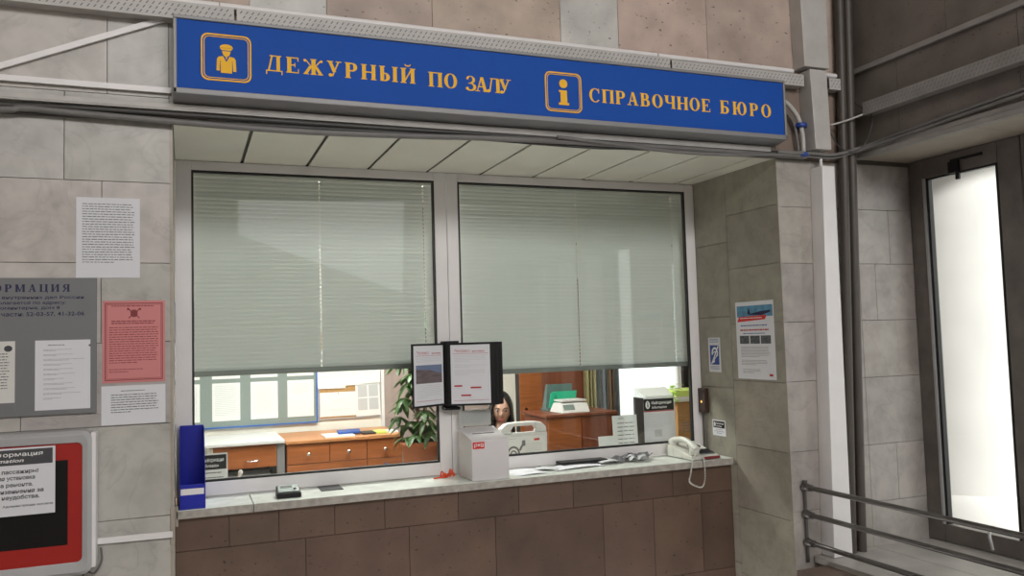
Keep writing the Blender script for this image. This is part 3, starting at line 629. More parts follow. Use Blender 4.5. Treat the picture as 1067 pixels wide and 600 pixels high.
cable([(3.16, -0.06, 2.71), (3.25, -0.08, 2.735), (3.33, -0.12, 2.765)], 0.005, 'thin white wire reaching across the corner to the tray', 'duct')
cable([(3.16, -0.06, 2.67), (3.20, -0.07, 2.60), (3.26, -0.09, 2.57), (3.32, -0.12, 2.60), (3.35, -0.15, 2.70), (3.35, -0.15, 2.76)], 0.004, 'thin dark wire looping in the corner', 'cable')
cable([(3.36, -0.02, 3.35), (3.366, -0.02, 3.15), (3.36, -0.03, 3.0), (3.34, -0.03, 2.88), (3.35, -0.10, 2.80)], 0.004, 'thin wire hanging down the dark corner', 'cable')
for z, lb in ((2.70, 'upper blue cable tie beside the vertical duct'), (2.548, 'lower blue cable tie beside the vertical duct')):
    tag(MB().lathe((2.985, -0.042, z - 0.011), [(0.028, 0), (0.031, 0.002), (0.031, 0.020), (0.028, 0.022)], 14).build('cable_tie', M['tie']), lb, 'cable tie', 'blue ties on the cables')

# vertical ducts on the pillar
def duct(x0t, x1t, zt, x0b, x1b, zb_, d, label, m='white_pvc'):
    t = MB().hexa([(x0b, -d, zb_), (x1b, -d, zb_), (x1b, -0.001, zb_), (x0b, -0.001, zb_), (x0t, -d, zt), (x1t, -d, zt), (x1t, -0.001, zt), (x0t, -0.001, zt)])
    return tag(t.build('cable_duct', M[m], bevel=0.003), label, 'cable duct', 'white vertical ducts on the pillar')
duct(3.066, 3.146, 2.487, 3.014, 3.13, 0.527, 0.09, 'long white vertical duct on the pillar below the cables')
duct(3.018, 3.126, 2.985, 3.030, 3.132, 2.572, 0.092, 'white vertical duct beside the right end of the sign', 'duct')
duct(2.97, 3.16, 4.19, 2.99, 3.148, 2.998, 0.088, 'wide pale vertical duct at the top of the pillar', 'duct')
tag(MB().tube([(3.10, -0.045, 2.575), (3.10, -0.045, 2.484)], 0.008).build('pipe', M['white_pvc']), 'short white pipe bridging the gap between two ducts', 'pipe')
for xt, xb, lb in ((3.245, 3.17, 'brown vertical pipe next to the white duct'), (3.30, 3.235, 'brown vertical pipe nearest the corner with the bay')):
    tag(MB().tube([(xb - 0.002, -0.045, 0.526), (xb, -0.045, 0.60), (xt, -0.045, 2.37), (xt + 0.06, -0.045, 4.19)], 0.024, 14).build('pipe', M['pipe']), lb, 'pipe', 'brown pipes in the corner')

# handrail in front of the bay
rl = thing('railing', 'dark steel railing of three bars fixed to the pillar', 'railing', (2.92, -0.04, 0.527))
MB().box(2.912, -0.016, 0.502, 2.926, -0.008, 0.90).lathe((2.92, -0.016, 0.885), [(0.012, 0), (0.012, 0.02)], 12).build('post', M['steel'], rl)
MB().box(2.905, -3.22, 0.501, 2.935, -3.19, 0.92).build('post', M['steel'], rl, bevel=0.003)
for z in (0.872, 0.738, 0.600):
    r = MB().tube([(2.92, -0.03, z), (2.92, -1.2, z - 0.003), (2.92, -3.2, z)], 0.0125, 12).build('rail', M['steel'], rl)
    MB().lathe((2.92, -0.03, z), [(0.018, -0.03), (0.018, 0.012), (0.022, 0.014), (0.022, 0.022)], 14, axis='y').build('bracket', M['steel'], r)

# ------------------------------------------------------------------ notices on the left wall
p = thing('notice', 'white sheet of dense small print on the marble above the grey board', 'notice', (-0.22, -0.001, 1.92))
fr = front(-0.327, -0.001, 1.919)
sheet('sheet', fr, 0, 0, 0.213, 0.298, M['paper'], p)
MB().lines(fr, 0.02, 0.275, 0.175, 0.225, 24, 1, 0.0016, 0.38).build('print', M['ink'], p)
p = thing('notice', 'pink notice with dark red border and emblem beside the service window', 'notice', (-0.133, -0.001, 1.53))
fr = front(-0.24, -0.001, 1.532)
sheet('sheet', fr, 0, 0, 0.212, 0.302, M['pink'], p)
b = MB()
for o_, w_ in ((0.008, 0.003), (0.0135, 0.0015)):
    b.ring(fr, [(o_, o_), (0.212 - o_, o_), (0.212 - o_, 0.302 - o_), (o_, 0.302 - o_)], [(o_ + w_, o_ + w_), (0.212 - o_ - w_, o_ + w_), (0.212 - o_ - w_, 0.302 - o_ - w_), (o_ + w_, 0.302 - o_ - w_)], 0.0016)
b.build('border', M['inkmaroon'], p)
e = MB()
e.poly(fr, [(0.106 + 0.014 * math.sin(k * PI / 8) * (1 if k % 2 else 0.8), 0.255 + 0.016 * math.cos(k * PI / 8) * (1 if k % 2 else 0.8)) for k in range(16)], 0.0016)
for sx in (-1, 1):
    e.poly(fr, [(0.106 - sx * 0.020, 0.238), (0.106 - sx * 0.017, 0.236), (0.106 + sx * 0.020, 0.270), (0.106 + sx * 0.017, 0.273)], 0.0018)
    e.poly(fr, [(0.106 + sx * 0.016, 0.268), (0.106 + sx * 0.023, 0.266), (0.106 + sx * 0.024, 0.274), (0.106 + sx * 0.018, 0.276)], 0.0018)
e.build('emblem', M['inkmaroon'], p)
for m_ in (MB().lines(fr, 0.03, 0.284, 0.152, 0.006, 1, 4, 0.0016, 0.8, short_last=False), MB().lines(fr, 0.03, 0.228, 0.152, 0.016, 2, 5, 0.0016, 0.7, short_last=False), MB().lines(fr, 0.022, 0.204, 0.168, 0.138, 16, 6, 0.0016, 0.46), MB().lines(fr, 0.022, 0.050, 0.12, 0.018, 2, 9, 0.0016, 0.42)): m_.build('print', M['inkmaroon'], p)
p = thing('notice', 'small white landscape notice taped below the pink one', 'notice', (-0.135, -0.001, 1.38))
fr = front(-0.243, -0.001, 1.379)
sheet('sheet', fr, 0, 0, 0.216, 0.142, M['paper'], p)
MB().lines(fr, 0.065, 0.124, 0.08, 0.006, 1, 2, 0.0016, 0.6, short_last=False).lines(fr, 0.032, 0.110, 0.16, 0.072, 8, 3, 0.0016, 0.45).build('print', M['ink'], p)

bd = thing('information_board', 'grey information board with navy heading hung on the marble', 'board', (-0.515, -0.006, 1.428))
fr = front(-0.772, -0.012, 1.428); W_, H_ = 0.514, 0.490
MB().fbox(fr, 0, 0, W_, H_, -0.010, 0).build('panel', M['board'], bd, bevel=0.001)
t = serif_text(MB(), fr, 'ИНФОРМАЦИЯ', 0.078, 0.440, 0.027, 0.348, 0.0006, 0.0004)
t.build('heading', M['inknavy'], bd)
t = MB()
for body, y, xr, w in (('министерства внутренних дел России', 0.415, 0.472, 0.42), ('отделе, располагается по адресу:', 0.396, 0.415, 0.34), ('г. Тверь, ул. Коминтерна, дом 8', 0.378, 0.395, 0.33), ('Тел. дежурной части: 52-03-57, 41-32-06', 0.354, 0.474, 0.44)):
    t.text(fr, body, xr, y, 0.0138 if y < 0.36 else 0.0108, 0.0008, w, 'R', 0, 0.015)
t.build('lettering', M['inknavy'], bd)
for k, (a, b_) in enumerate(((0.318, 0.018), (0.080, 0.018))):
    q = sheet('sheet', fr, a, b_, 0.176, 0.248, M['paper' if k == 0 else 'paperwarm'], bd)
    pr = MB()
    if k == 0:
        pr.lines(fr, a + 0.04, b_ + 0.232, 0.12, 0.008, 1, 1, 0.0016, 0.5)
        rr = random.Random(11)
        for j in range(11): pr.lines(fr, a + 0.026, b_ + 0.215 - j * 0.0172, 0.05 + rr.random() * 0.09, 0.008, 2, 20 + j, 0.0016, 0.4)
    else:
        pr.lines(fr, a + 0.02, b_ + 0.205, 0.14, 0.14, 14, 3, 0.0016, 0.4)
        pr.poly(fr, arc(a + 0.155, b_ + 0.222, 0.013, 0.011, 0, 360, 14)[:-1], 0.0016)
    pr.build('print', M['ink' if k else 'inkgrey'], q)
MB().rect(fr, 0.080, 0.018, 0.256, 0.05, 0.0017).build('grey_band', M['inkgrey'], bd)
MB().lathe((-0.772 + 0.492, -0.012, 1.428 + 0.245), [(0.004, -0.002), (0.003, 0.0)], 10, axis='y').build('screw', M['steel'], bd)

# broken information terminal on the left wall
tm = thing('information_terminal', 'silver framed terminal with red surround and dark screen on the wall', 'terminal', (-0.62, -0.06, 0.875))
fr = front(-1.0, -0.10, 0.876); W_, H_ = 0.735, 0.497
mb = MB(); o1 = rrect(0, 0, W_, H_, 0.03); o2 = rrect(0.012, 0.012, W_ - 0.012, H_ - 0.012, 0.03); i1 = rrect(0.03, 0.046, W_ - 0.030, H_ - 0.040, 0.018)
n = len(o1)
mb.add([fr.p(a, b, -0.097) for a, b in o1] + [fr.p(a, b, -0.012) for a, b in o1] + [fr.p(a, b, 0) for a, b in o2] + [fr.p(a, b, -0.004) for a, b in i1] + [fr.p(a, b, -0.012) for a, b in i1],
       [(k * n + i, k * n + (i + 1) % n, (k + 1) * n + (i + 1) % n, (k + 1) * n + i) for k in range(4) for i in range(n)] + [tuple(range(n))[::-1]])
mb.build('casing', M['silver'], tm, bevel=0.002)
MB().fbox(fr, W_ - 0.004, 0.02, W_ + 0.012, H_ - 0.008, -0.09, -0.012).build('side_strip', M['white_pvc'], tm, bevel=0.003)
MB().poly(fr, i1, -0.012, 0.003).build('red_surround', M['red'], tm)
MB().fbox(fr, 0.085, 0.108, W_ - 0.075, H_ - 0.098, -0.009, -0.0075).build('screen', M['screen'], tm)
fs = Fr((-0.700, -0.105, 1.100), (1, 0, 0.004), (0, 0, 1))
nt_ = thing('notice', 'out of order notice with dark header stuck on the terminal screen', 'notice', (-0.54, -0.1055, 1.10))
sheet('sheet', fs, 0, 0, 0.323, 0.228, M['paper'], nt_)
MB().rect(fs, 0.008, 0.170, 0.315, 0.222, 0.0016).build('header', M['ink'], nt_)
MB().text(fs, 'Информация', 0.285, 0.200, 0.0135, 0.0024, 0.175, 'R', 0, 0.01).text(fs, 'Information', 0.228, 0.180, 0.0125, 0.0024, 0.130, 'R', 0, 0.01, 0.3).build('header_lettering', M['white'], nt_)
t = MB()
for body, y, xr, w in (('Уважаемые пассажиры!', 0.142, 0.272, 0.225), ('Информационная установка', 0.121, 0.262, 0.235), ('находится на ремонте.', 0.098, 0.256, 0.205), ('Приносим извинения за', 0.076, 0.288, 0.235), ('временные неудобства.', 0.056, 0.276, 0.225)):
    t.text(fs, body, xr, y, 0.0125, 0.0018, w, 'R', 0, 0.03)
t.text(fs, 'Администрация вокзала', 0.316, 0.030, 0.007, 0.0018, 0.15, 'R', 0, 0.02)
t.build('print', M['ink'], nt_)
tag(MB().tube(spline([(-0.242, -0.03, 0.95), (-0.240, -0.03, 0.935), (-0.240, -0.03, 0.90), (-0.262, -0.03, 0.862), (-0.30, -0.03, 0.85), (-0.33, -0.02, 0.6), (-0.33, -0.02, 0.01)]), 0.004).build('cable', M['cablegrey']), 'thin cable dangling under the red framed terminal', 'cable')

# ------------------------------------------------------------------ notices on the right reveal
RF = reveal(2.849, 0, 0)
def rsheet(name, label, a, b, w, h, tilt=0.0):
    q = thing(name, label, 'notice', (2.849, -a - w / 2, b))
    f_ = Fr((2.849, -a, b), (0, -math.cos(tilt), math.sin(tilt)), (0, math.sin(tilt), math.cos(tilt)), (-1, 0, 0))
    sheet('sheet', f_, 0, 0, w, h, M['paper'], q)
    return q, f_
q, f_ = rsheet('poster', 'tall white poster with blue train picture on the reveal wall', -0.385, 1.402, 0.315, 0.412)
w, h = 0.315, 0.412
MB().rect(f_, 0.012, h - 0.082, w - 0.008, h - 0.022, 0.0016).build('sky_picture', mat('poster_blue', (0.10, 0.30, 0.48), 0.5, var=0.5, scale=18), q)
MB().poly(f_, [(0.012, h - 0.108), (w - 0.07, h - 0.098), (w - 0.055, h - 0.075), (0.03, h - 0.080)], 0.002).build('red_banner', M['rzd'], q)
MB().poly(f_, [(0.10, h - 0.07), (0.20, h - 0.055), (0.29, h - 0.05), (0.29, h - 0.06), (0.22, h - 0.075)], 0.0022).poly(f_, [(0.10, h - 0.066), (0.115, h - 0.03), (0.128, h - 0.066)], 0.0022).build('train_picture', M['inknavy'], q)
MB().lines(f_, 0.04, h - 0.086, 0.19, 0.010, 1, 3, 0.003, 0.6, short_last=False).build('banner_print', M['white'], q)
for m_ in (MB().lines(f_, 0.04, h - 0.125, 0.23, 0.010, 1, 1, 0.0016, 0.8, short_last=False), MB().lines(f_, 0.06, h - 0.168, 0.18, 0.008, 1, 2, 0.0016, 0.8, short_last=False)): m_.build('heading_print', M['inkblue'], q)
MB().lines(f_, 0.035, h - 0.148, 0.24, 0.012, 1, 6, 0.0016, 0.9, short_last=False).build('red_heading', M['inkred'], q); MB().rect(f_, w - 0.055, 0.018, w - 0.025, 0.030, 0.0016).build('red_logo', M['inkred'], q)
ph = MB()
for k in range(3): ph.rect(f_, 0.028 + k * 0.088, h - 0.225, 0.108 + k * 0.088, h - 0.182, 0.0016)
ph.build('photograph', mat('grey_photo', (0.10, 0.11, 0.12), 0.5, var=0.7, scale=60), q)
MB().lines(f_, 0.035, h - 0.24, 0.24, 0.06, 8, 7, 0.0016, 0.4).lines(f_, 0.035, h - 0.312, 0.22, 0.030, 4, 8, 0.0016, 0.4).lines(f_, 0.045, h - 0.36, 0.15, 0.026, 3, 9, 0.0016, 0.4).build('print', M['inkgrey'], q)

q, f_ = rsheet('notice', 'small white and blue sign with ear symbol near the window frame', -0.652, 1.430, 0.114, 0.196)
MB().rect(f_, 0.014, 0.042, 0.100, 0.152, 0.0016).build('blue_field', M['inkblue'], q)
ear = MB()
ear.ring(f_, [(0.060 + x, 0.108 + y) for x, y in arc(0, 0, 0.030, 0.034, -30, 200, 16)], [(0.060 + x, 0.108 + y) for x, y in arc(0, 0, 0.019, 0.022, -30, 200, 16)], 0.002, 0, 0, False)
ear.poly(f_, [(0.085, 0.092), (0.074, 0.098), (0.060, 0.075), (0.055, 0.056), (0.040, 0.050), (0.038, 0.060), (0.048, 0.066), (0.052, 0.082)], 0.002)
ear.ring(f_, [(0.058 + x, 0.106 + y) for x, y in arc(0, 0, 0.013, 0.013, -60, 180, 10)], [(0.058 + x, 0.106 + y) for x, y in arc(0, 0, 0.007, 0.007, -60, 180, 10)], 0.002, 0, 0, False)
ear.poly(f_, [(0.022, 0.046), (0.030, 0.044), (0.098, 0.146), (0.090, 0.150)], 0.0022)
ear.build('ear_symbol', M['white'], q)
MB().lines(f_, 0.012, 0.188, 0.09, 0.024, 3, 1, 0.0016, 0.5, short_last=False).lines(f_, 0.012, 0.034, 0.09, 0.022, 3, 2, 0.0016, 0.5, short_last=False).build('print', M['inkblue'], q)

def info_head(f_, x, y, w, h, par, small=True):
    MB().rect(f_, x, y, x + w, y + h, 0.0016).build('header', M['screen'], par)
    e = MB().poly(f_, arc(x + w * 0.13, y + h * 0.5, w * 0.075, h * 0.34, 0, 360, 16)[:-1], 0.002)
    e.text(f_, 'Информация', x + w * 0.26, y + h * 0.54, h * 0.25, 0.002, w * 0.66, 'L', 0, 0.01).text(f_, 'Information', x + w * 0.26, y + h * 0.17, h * 0.22, 0.002, w * 0.5, 'L', 0, 0.01, 0.25)
    e.build('header_lettering', M['white'], par)
    MB().poly(f_, [(x + w * 0.115, y + h * 0.30), (x + w * 0.15, y + h * 0.30), (x + w * 0.15, y + h * 0.57), (x + w * 0.115, y + h * 0.57)], 0.0024).poly(f_, arc(x + w * 0.132, y + h * 0.68, w * 0.02, h * 0.07, 0, 360, 10)[:-1], 0.0024).build('letter_mark', M['screen'], par)
q, f_ = rsheet('notice', 'small white sticker with black header on the reveal above the telephone', -0.644, 1.072, 0.122, 0.088)
info_head(f_, 0.008, 0.044, 0.106, 0.038, q)
MB().lines(f_, 0.03, 0.036, 0.065, 0.006, 1, 1, 0.0016, 0.6, short_last=False).lines(f_, 0.015, 0.026, 0.092, 0.006, 1, 2, 0.0016, 0.6, short_last=False).lines(f_, 0.035, 0.016, 0.055, 0.006, 1, 3, 0.0016, 0.6, short_last=False).build('print', M['ink'], q)
ic = thing('intercom', 'dark brown intercom box with amber light beside the window frame', 'intercom', (2.835, 0.70, 1.19))
MB().box(2.820, 0.672, 1.195, 2.849, 0.738, 1.335).build('body', M['brownbox'], ic, bevel=0.004)
MB().lathe((2.820, 0.704, 1.258), [(0.006, 0.0), (0.006, -0.002), (0.003, -0.004)], 12, axis='x').build('indicator_light', M['amber'], ic)
g_ = MB()
for k in range(5): g_.box(2.8188, 0.685, 1.285 + k * 0.008, 2.8205, 0.725, 1.288 + k * 0.008)
g_.build('grille', M['dark'], ic)
MB().tube([(2.842, 0.715, 1.196), (2.843, 0.717, 1.10), (2.843, 0.718, 0.968)], 0.003).build('cable', M['cablegrey'], ic)

# ------------------------------------------------------------------ things on the sill
ZS = 0.966
bh = thing('magazine_holder', 'bright blue upright magazine holder on the left end of the sill', 'magazine holder', (0.07, 0.60, ZS))
yA, yB, xa, xb = 0.455, 0.72, 0.018, 0.121; zt = 1.300; th = 0.003
def side(x): 
    prof = [(yA, ZS), (yB, ZS), (yB, zt), (yB - 0.09, zt), (yA, ZS + 0.105)]
    f_ = Fr((x, 0, 0), (0, 1, 0), (0, 0, 1)); return prof, f_
mb = MB()
for x in (xa, xb - th):
    pr, f_ = side(x); mb.poly(f_, pr, 0, th)
mb.box(xa + th, yB - th, ZS, xb - th, yB, zt).box(xa + th, yA, ZS, xb - th, yB - th, ZS + th).box(xa + th, yA, ZS + th, xb - th, yA + th, ZS + 0.105)
mb.build('body', M['plblue'], bh, bevel=0.0008)
MB().box(xa + 0.004, yA - 0.001, ZS + 0.062, xb - 0.006, yA - 0.0002, ZS + 0.088).build('label_strip', M['white_pvc'], bh)

dv = thing('desk_counter', 'small black box with grey green display on the sill', 'display', (0.475, 0.56, ZS))
x0, x1 = 0.423, 0.530
MB().hexa([(x0, 0.505, ZS), (x1, 0.505, ZS), (x1, 0.60, ZS), (x0, 0.60, ZS), (x0 + 0.001, 0.507, ZS + 0.024), (x1 - 0.001, 0.507, ZS + 0.024), (x1 - 0.004, 0.60, ZS + 0.045), (x0 + 0.004, 0.60, ZS + 0.045)]).build('body', M['plblack'], dv, bevel=0.004)
f_ = Fr((x0, 0.510, ZS + 0.0255), (1, 0, 0), (0, 0.09, 0.0203))
MB().fbox(f_, 0.008, 0.006, 0.098, 0.086, 0, 0.0018).build('top_panel', M['lcd'], dv)
MB().fbox(f_, 0.020, 0.050, 0.072, 0.074, 0.0018, 0.0026).build('display', M['screen'], dv)
MB().lathe(f_.p(0.080, 0.030, 0.0018), [(0.006, 0), (0.006, 0.004)], 10).build('button', M['plblack'], dv)
tag(MB().box(0.632, 0.60, ZS, 0.735, 0.735, ZS + 0.003).build('card', M['plblack']), 'thin black card lying flat against the window frame on the sill', 'card')

rb = MB(); rr = random.Random(8)
for k in range(7):
    a = k * 0.9; c0 = Vector((1.268, 0.665, ZS + 0.004))
    pts = [c0 + Vector((math.cos(a) * 0.012, math.sin(a) * 0.010, 0)), c0 + Vector((math.cos(a) * 0.03, math.sin(a) * 0.02, 0.012 + rr.random() * 0.022)), c0 + Vector((math.cos(a) * 0.038, math.sin(a) * 0.028, 0.002))]
    rb.tube(spline(pts, 4), 0.004, 6)
rb.tube(spline([(1.26, 0.655, ZS + 0.004), (1.225, 0.645, ZS + 0.006), (1.19, 0.650, ZS + 0.004)], 5), 0.004, 6)
tag(rb.build('ribbon', M['orange']), 'orange red knotted ribbon on the sill below the page display', 'ribbon')

# suggestion box
sb = thing('suggestion_box', 'white suggestion box with red logo standing on the sill', 'box', (1.43, 0.58, ZS))
xa, xb, yA, yB = 1.336, 1.530, 0.478, 0.690; zA, zB = 1.163, 1.206
MB().hexa([(xa, yA, ZS), (xb, yA, ZS), (xb, yB, ZS), (xa, yB, ZS), (xa, yA, zA), (xb, yA, zA), (xb, yB, zB), (xa, yB, zB)]).build('body', M['boxwhite'], sb, bevel=0.003)
MB().fbox(front(0, yB - 0.004, 0), xa + 0.004, zB - 0.01, xb - 0.002, 1.296, -0.003, 0.0).build('acrylic_back', M['acrylic'], sb)
p_ = sheet('printed_sheet', front(0, yB - 0.001, 0), xa + 0.010, zB + 0.005, 0.172, 0.080, M['paperwarm'], sb, t=0.0004, c=-0.006)
MB().lines(front(0, yB - 0.001, 0), xa + 0.02, 1.285, 0.15, 0.065, 7, 3, -0.0052, 0.45).build('print', M['inkpale'], sb)
f_ = Fr((xa, yA, zA), (1, 0, 0), (0, yB - yA, zB - zA))
MB().fbox(f_, 0.04, 0.10, 0.155, 0.108, 0.0, 0.0012).build('slot', M['dark'], sb)
LF = front(0, yA, 0)
MB().rect(LF, xa + 0.006, 1.121, xa + 0.066, 1.154, 0.0012).build('logo_label', M['rzd'], sb)
lg = MB(); W0, Z0_ = xa + 0.012, 1.1315
def oval_ring(cx, rx, a0, a1, closed): lg.ring(LF, [(W0 + x, Z0_ + 0.008 + y) for x, y in arc(cx, 0, rx, 0.0075, a0, a1, 16)], [(W0 + x, Z0_ + 0.008 + y) for x, y in arc(cx, 0, rx - 0.003, 0.0045, a0, a1, 16)], 0.002, 0, 0, closed)
oval_ring(0.009, 0.008, 0, 360, False); lg.rect(LF, W0 + 0.001, Z0_ - 0.005, W0 + 0.0042, Z0_ + 0.010, 0.002)
oval_ring(0.0185, 0.0065, -80, 80, False); oval_ring(0.0325, 0.0065, 100, 260, False); lg.rect(LF, W0 + 0.024, Z0_ + 0.0065, W0 + 0.027, Z0_ + 0.0095, 0.002)
oval_ring(0.042, 0.008, 0, 360, False); lg.rect(LF, W0 + 0.036, Z0_ - 0.001, W0 + 0.050, Z0_ + 0.002, 0.002)
lg.build('logo_mark', M['white'], sb)

# swivelling page display on the mullion
pd_ = thing('page_display', 'black swivel page display fixed on the window mullion', 'display', (1.30, 0.738, 1.30))
MB().box(1.268, 0.668, 1.300, 1.346, 0.738, 1.314).box(1.268, 0.668, 1.636, 1.346, 0.738, 1.650).box(1.268, 0.715, 1.30, 1.346, 0.738, 1.65).build('bracket', M['plblack'], pd_, bevel=0.003)
def leaf_page(hx, hy, ex, ey, w, side_, kind, zb_=1.326, h=0.312):
    u = Vector((ex - hx, ey - hy, 0)).normalized()
    f_ = Fr((hx, hy, zb_), u, (0, 0, 1))
    if f_.n.y > 0: f_ = Fr((hx, hy, zb_), u, (0, 0, 1), -f_.n)
    fm = MB(); b_ = 0.009
    o_ = [(0, 0), (w, 0), (w, h), (0, h)]; i_ = [(b_, b_), (w - b_, b_), (w - b_, h - b_), (b_, h - b_)]
    fm.ring(f_, o_, i_, -0.003, 0.006); fm.fbox(f_, b_, b_, w - b_, h - b_, -0.002, -0.001)
    pg = fm.build('page_frame', M['plblack'], pd_)
    return f_, pg
f_, pg = leaf_page(1.062, 0.54, 1.268, 0.66, 0.236, -1, 0, 1.328)
w, h = 0.236, 0.312
sheet('sheet', f_, 0.013, 0.010, w - 0.028, h - 0.020, M['paper'], pg)
MB().text(f_, 'Экспресс', 0.030, h - 0.052, 0.015, 0.0022, 0.09, 'L', 0, 0.0, 0.3).text(f_, 'доставка', 0.138, h - 0.052, 0.009, 0.0022, 0.065, 'L', 0, 0.01).build('red_print', M['inkred'], pg)
for y_ in (h - 0.060, 0.030): MB().rect(f_, 0.027, y_, w - 0.03, y_ + 0.0015, 0.0022).build('red_rule', M['inkred'], pg)
MB().rect(f_, 0.026, h - 0.195, w - 0.026, h - 0.105, 0.0022).build('photograph', mat('page_photo', (0.16, 0.12, 0.13), 0.5, var=0.5, scale=14, wood='h'), pg)
MB().poly(f_, [(0.026, h - 0.105), (w - 0.026, h - 0.105), (w - 0.026, h - 0.150), (0.12, h - 0.130), (0.026, h - 0.125)], 0.0024).build('picture_sky', mat('page_sky', (0.15, 0.20, 0.32), 0.5, var=0.2), pg)
MB().lines(f_, 0.03, h - 0.068, w - 0.06, 0.028, 4, 2, 0.0022, 0.35).lines(f_, 0.03, h - 0.205, w - 0.06, 0.065, 8, 3, 0.0022, 0.35).build('print', M['inkpale'], pg)
# fanned leaves behind, then the one in front
for k, (ex, ey) in enumerate(((1.566, 0.628), (1.560, 0.612), (1.550, 0.600))):
    hx, hy = 1.272, 0.690 - 0.012 * k
    wk = (Vector((ex, ey)) - Vector((hx, hy))).length
    leaf_page(hx, hy, ex, ey, wk, 1, 0, 1.322, 0.318)
hx, hy, ex, ey = 1.276, 0.648, 1.520, 0.575
wk = (Vector((ex, ey)) - Vector((hx, hy))).length
f_, pg = leaf_page(hx, hy, ex, ey, wk, 1, 1, 1.322, 0.316)
w = wk; h = 0.316
sheet('sheet', f_, 0.016, 0.010, 0.200, h - 0.018, M['paper'], pg)
MB().text(f_, 'Экспресс', 0.034, h - 0.046, 0.014, 0.0022, 0.082, 'L', 0, 0.0, 0.3).text(f_, 'доставка', 0.125, h - 0.046, 0.009, 0.0022, 0.062, 'L', 0, 0.01).build('red_print', M['inkred'], pg)
for y_ in (h - 0.054, 0.026): MB().rect(f_, 0.028, y_, 0.206, y_ + 0.0015, 0.0022).build('red_rule', M['inkred'], pg)
for xa_, ya_, xb_ in ((0.032, 0.096, 0.072), (0.114, 0.086, 0.168), (0.066, 0.048, 0.116)): MB().rect(f_, xa_, ya_, xb_, ya_ + 0.008, 0.0022).build('red_tag', M['inkred'], pg)
MB().lines(f_, 0.034, h - 0.062, 0.165, 0.036, 5, 5, 0.0022, 0.35).lines(f_, 0.034, h - 0.112, 0.165, 0.016, 2, 6, 0.0022, 0.35).lines(f_, 0.034, h - 0.138, 0.165, 0.03, 3, 7, 0.0022, 0.35).build('print', M['inkpale'], pg)

# leaflets on the sill
def leaflet(label, pts, m, lift, mname='leaflet', dotm=None):
    z = ZS + lift; n = 6; mb = MB()
    A, B2, C2, D2 = [Vector((*q, z)) for q in pts]
    top = []
    for i in range(n + 1):
        s_ = i / n; cz = 0.006 * math.sin(PI * s_) if lift > 0 else 0.0015 * s_
        l = A.lerp(B2, s_); r = D2.lerp(C2, s_); top += [l + Vector((0, 0, cz)), r + Vector((0, 0, cz))]
    vs = top + [v - Vector((0, 0, 0.0008)) for v in top]; k = 2 * (n + 1); fs = []
    for i in range(n):
        a, b, c, d = 2 * i, 2 * i + 2, 2 * i + 3, 2 * i + 1
        fs += [(a, b, c, d), (k + d, k + c, k + b, k + a), (a, k + a, k + b, b), (d, c, k + c, k + d)]
    fs += [(0, 1, k + 1, k), (2 * n, k + 2 * n, k + 2 * n + 1, 2 * n + 1)]
    mb.add(vs, fs, 0, None, False)
    o = mb.build(mname, M[m]); tag(o, label, 'leaflet', 'leaflets scattered on the sill'); return o
leaflet('white leaflet lying flat on the sill right of the suggestion box', [(1.59, 0.50), (1.76, 0.52), (1.75, 0.72), (1.58, 0.70)], 'paper', 0.001)
leaflet('grey printed leaflet lying askew on the sill', [(1.72, 0.62), (1.83, 0.55), (1.87, 0.62), (1.77, 0.71)], 'inkpale', 0.004)
leaflet('pale leaflet in front of the dark booklets on the sill', [(1.80, 0.54), (2.12, 0.58), (2.10, 0.70), (1.86, 0.69)], 'paper', 0.0025)
tag(MB().box(1.90, 0.655, ZS + 0.012, 2.17, 0.735, ZS + 0.022).build('booklet', M['plblack']), 'black booklet pressed against the window frame on the sill', 'booklet')
leaflet('grey leaflet propped between the black booklet and the crumpled pile', [(2.10, 0.60), (2.23, 0.60), (2.25, 0.72), (2.12, 0.73)], 'inkpale', 0.012)
for k, (x, y, m, lb) in enumerate(((2.27, 0.66, 'inkgrey', 'dark crumpled paper slip leaning on the frame at the end of the leaflets'), (2.33, 0.63, 'inkpale', 'grey crumpled paper slip lying outermost on the sill'), (2.38, 0.67, 'inkgrey', 'dark crumpled paper slip nearest the telephone'))):
    rr = random.Random(k + 3); mb = MB(); G_ = 5
    vs = [(x + (i / G_ - 0.5) * 0.11, y + (j / G_ - 0.5) * 0.10, ZS + 0.006 + rr.random() * 0.026 + 0.004 * k) for i in range(G_ + 1) for j in range(G_ + 1)]
    top = len(vs); vs += [(a, b, c - 0.002) for a, b, c in vs]; n1 = G_ + 1; fs = []
    for i in range(G_):
        for j in range(G_):
            a = i * n1 + j; q = (a, a + n1, a + n1 + 1, a + 1); fs += [q, tuple(top + v for v in q[::-1])]
    mb.add(vs, fs); o = mb.build('leaflet', M[m]); tag(o, lb, 'leaflet', 'leaflets scattered on the sill')

# telephone
tp = thing('telephone', 'ivory desk telephone with dark keypad on the right end of the sill', 'telephone', (2.63, 0.58, ZS))
ang = math.radians(2); cxp, cyp = 2.664, 0.578
ux = Vector((math.cos(ang), math.sin(ang), 0)); uy = Vector((-math.sin(ang), math.cos(ang), 0))
def tpp(a, b, c): return Vector((cxp, cyp, ZS)) + ux * a + uy * b + Vector((0, 0, c))
wd, ln = 0.090, 0.116
prof = [(-ln, 0.0, 0.022), (-0.03, 0.0, 0.040), (0.06, 0.0, 0.062), (ln, 0.0, 0.066)]
mb = MB()
for i in range(len(prof) - 1):
    b0, _, h0 = prof[i]; b1, _, h1 = prof[i + 1]
    mb.hexa([tpp(-wd, b0, 0.004), tpp(wd, b0, 0.004), tpp(wd, b1, 0.004), tpp(-wd, b1, 0.004), tpp(-wd, b0, h0), tpp(wd, b0, h0), tpp(wd, b1, h1), tpp(-wd, b1, h1)])
mb.build('base', M['phonewhite'], tp, bevel=0.004)
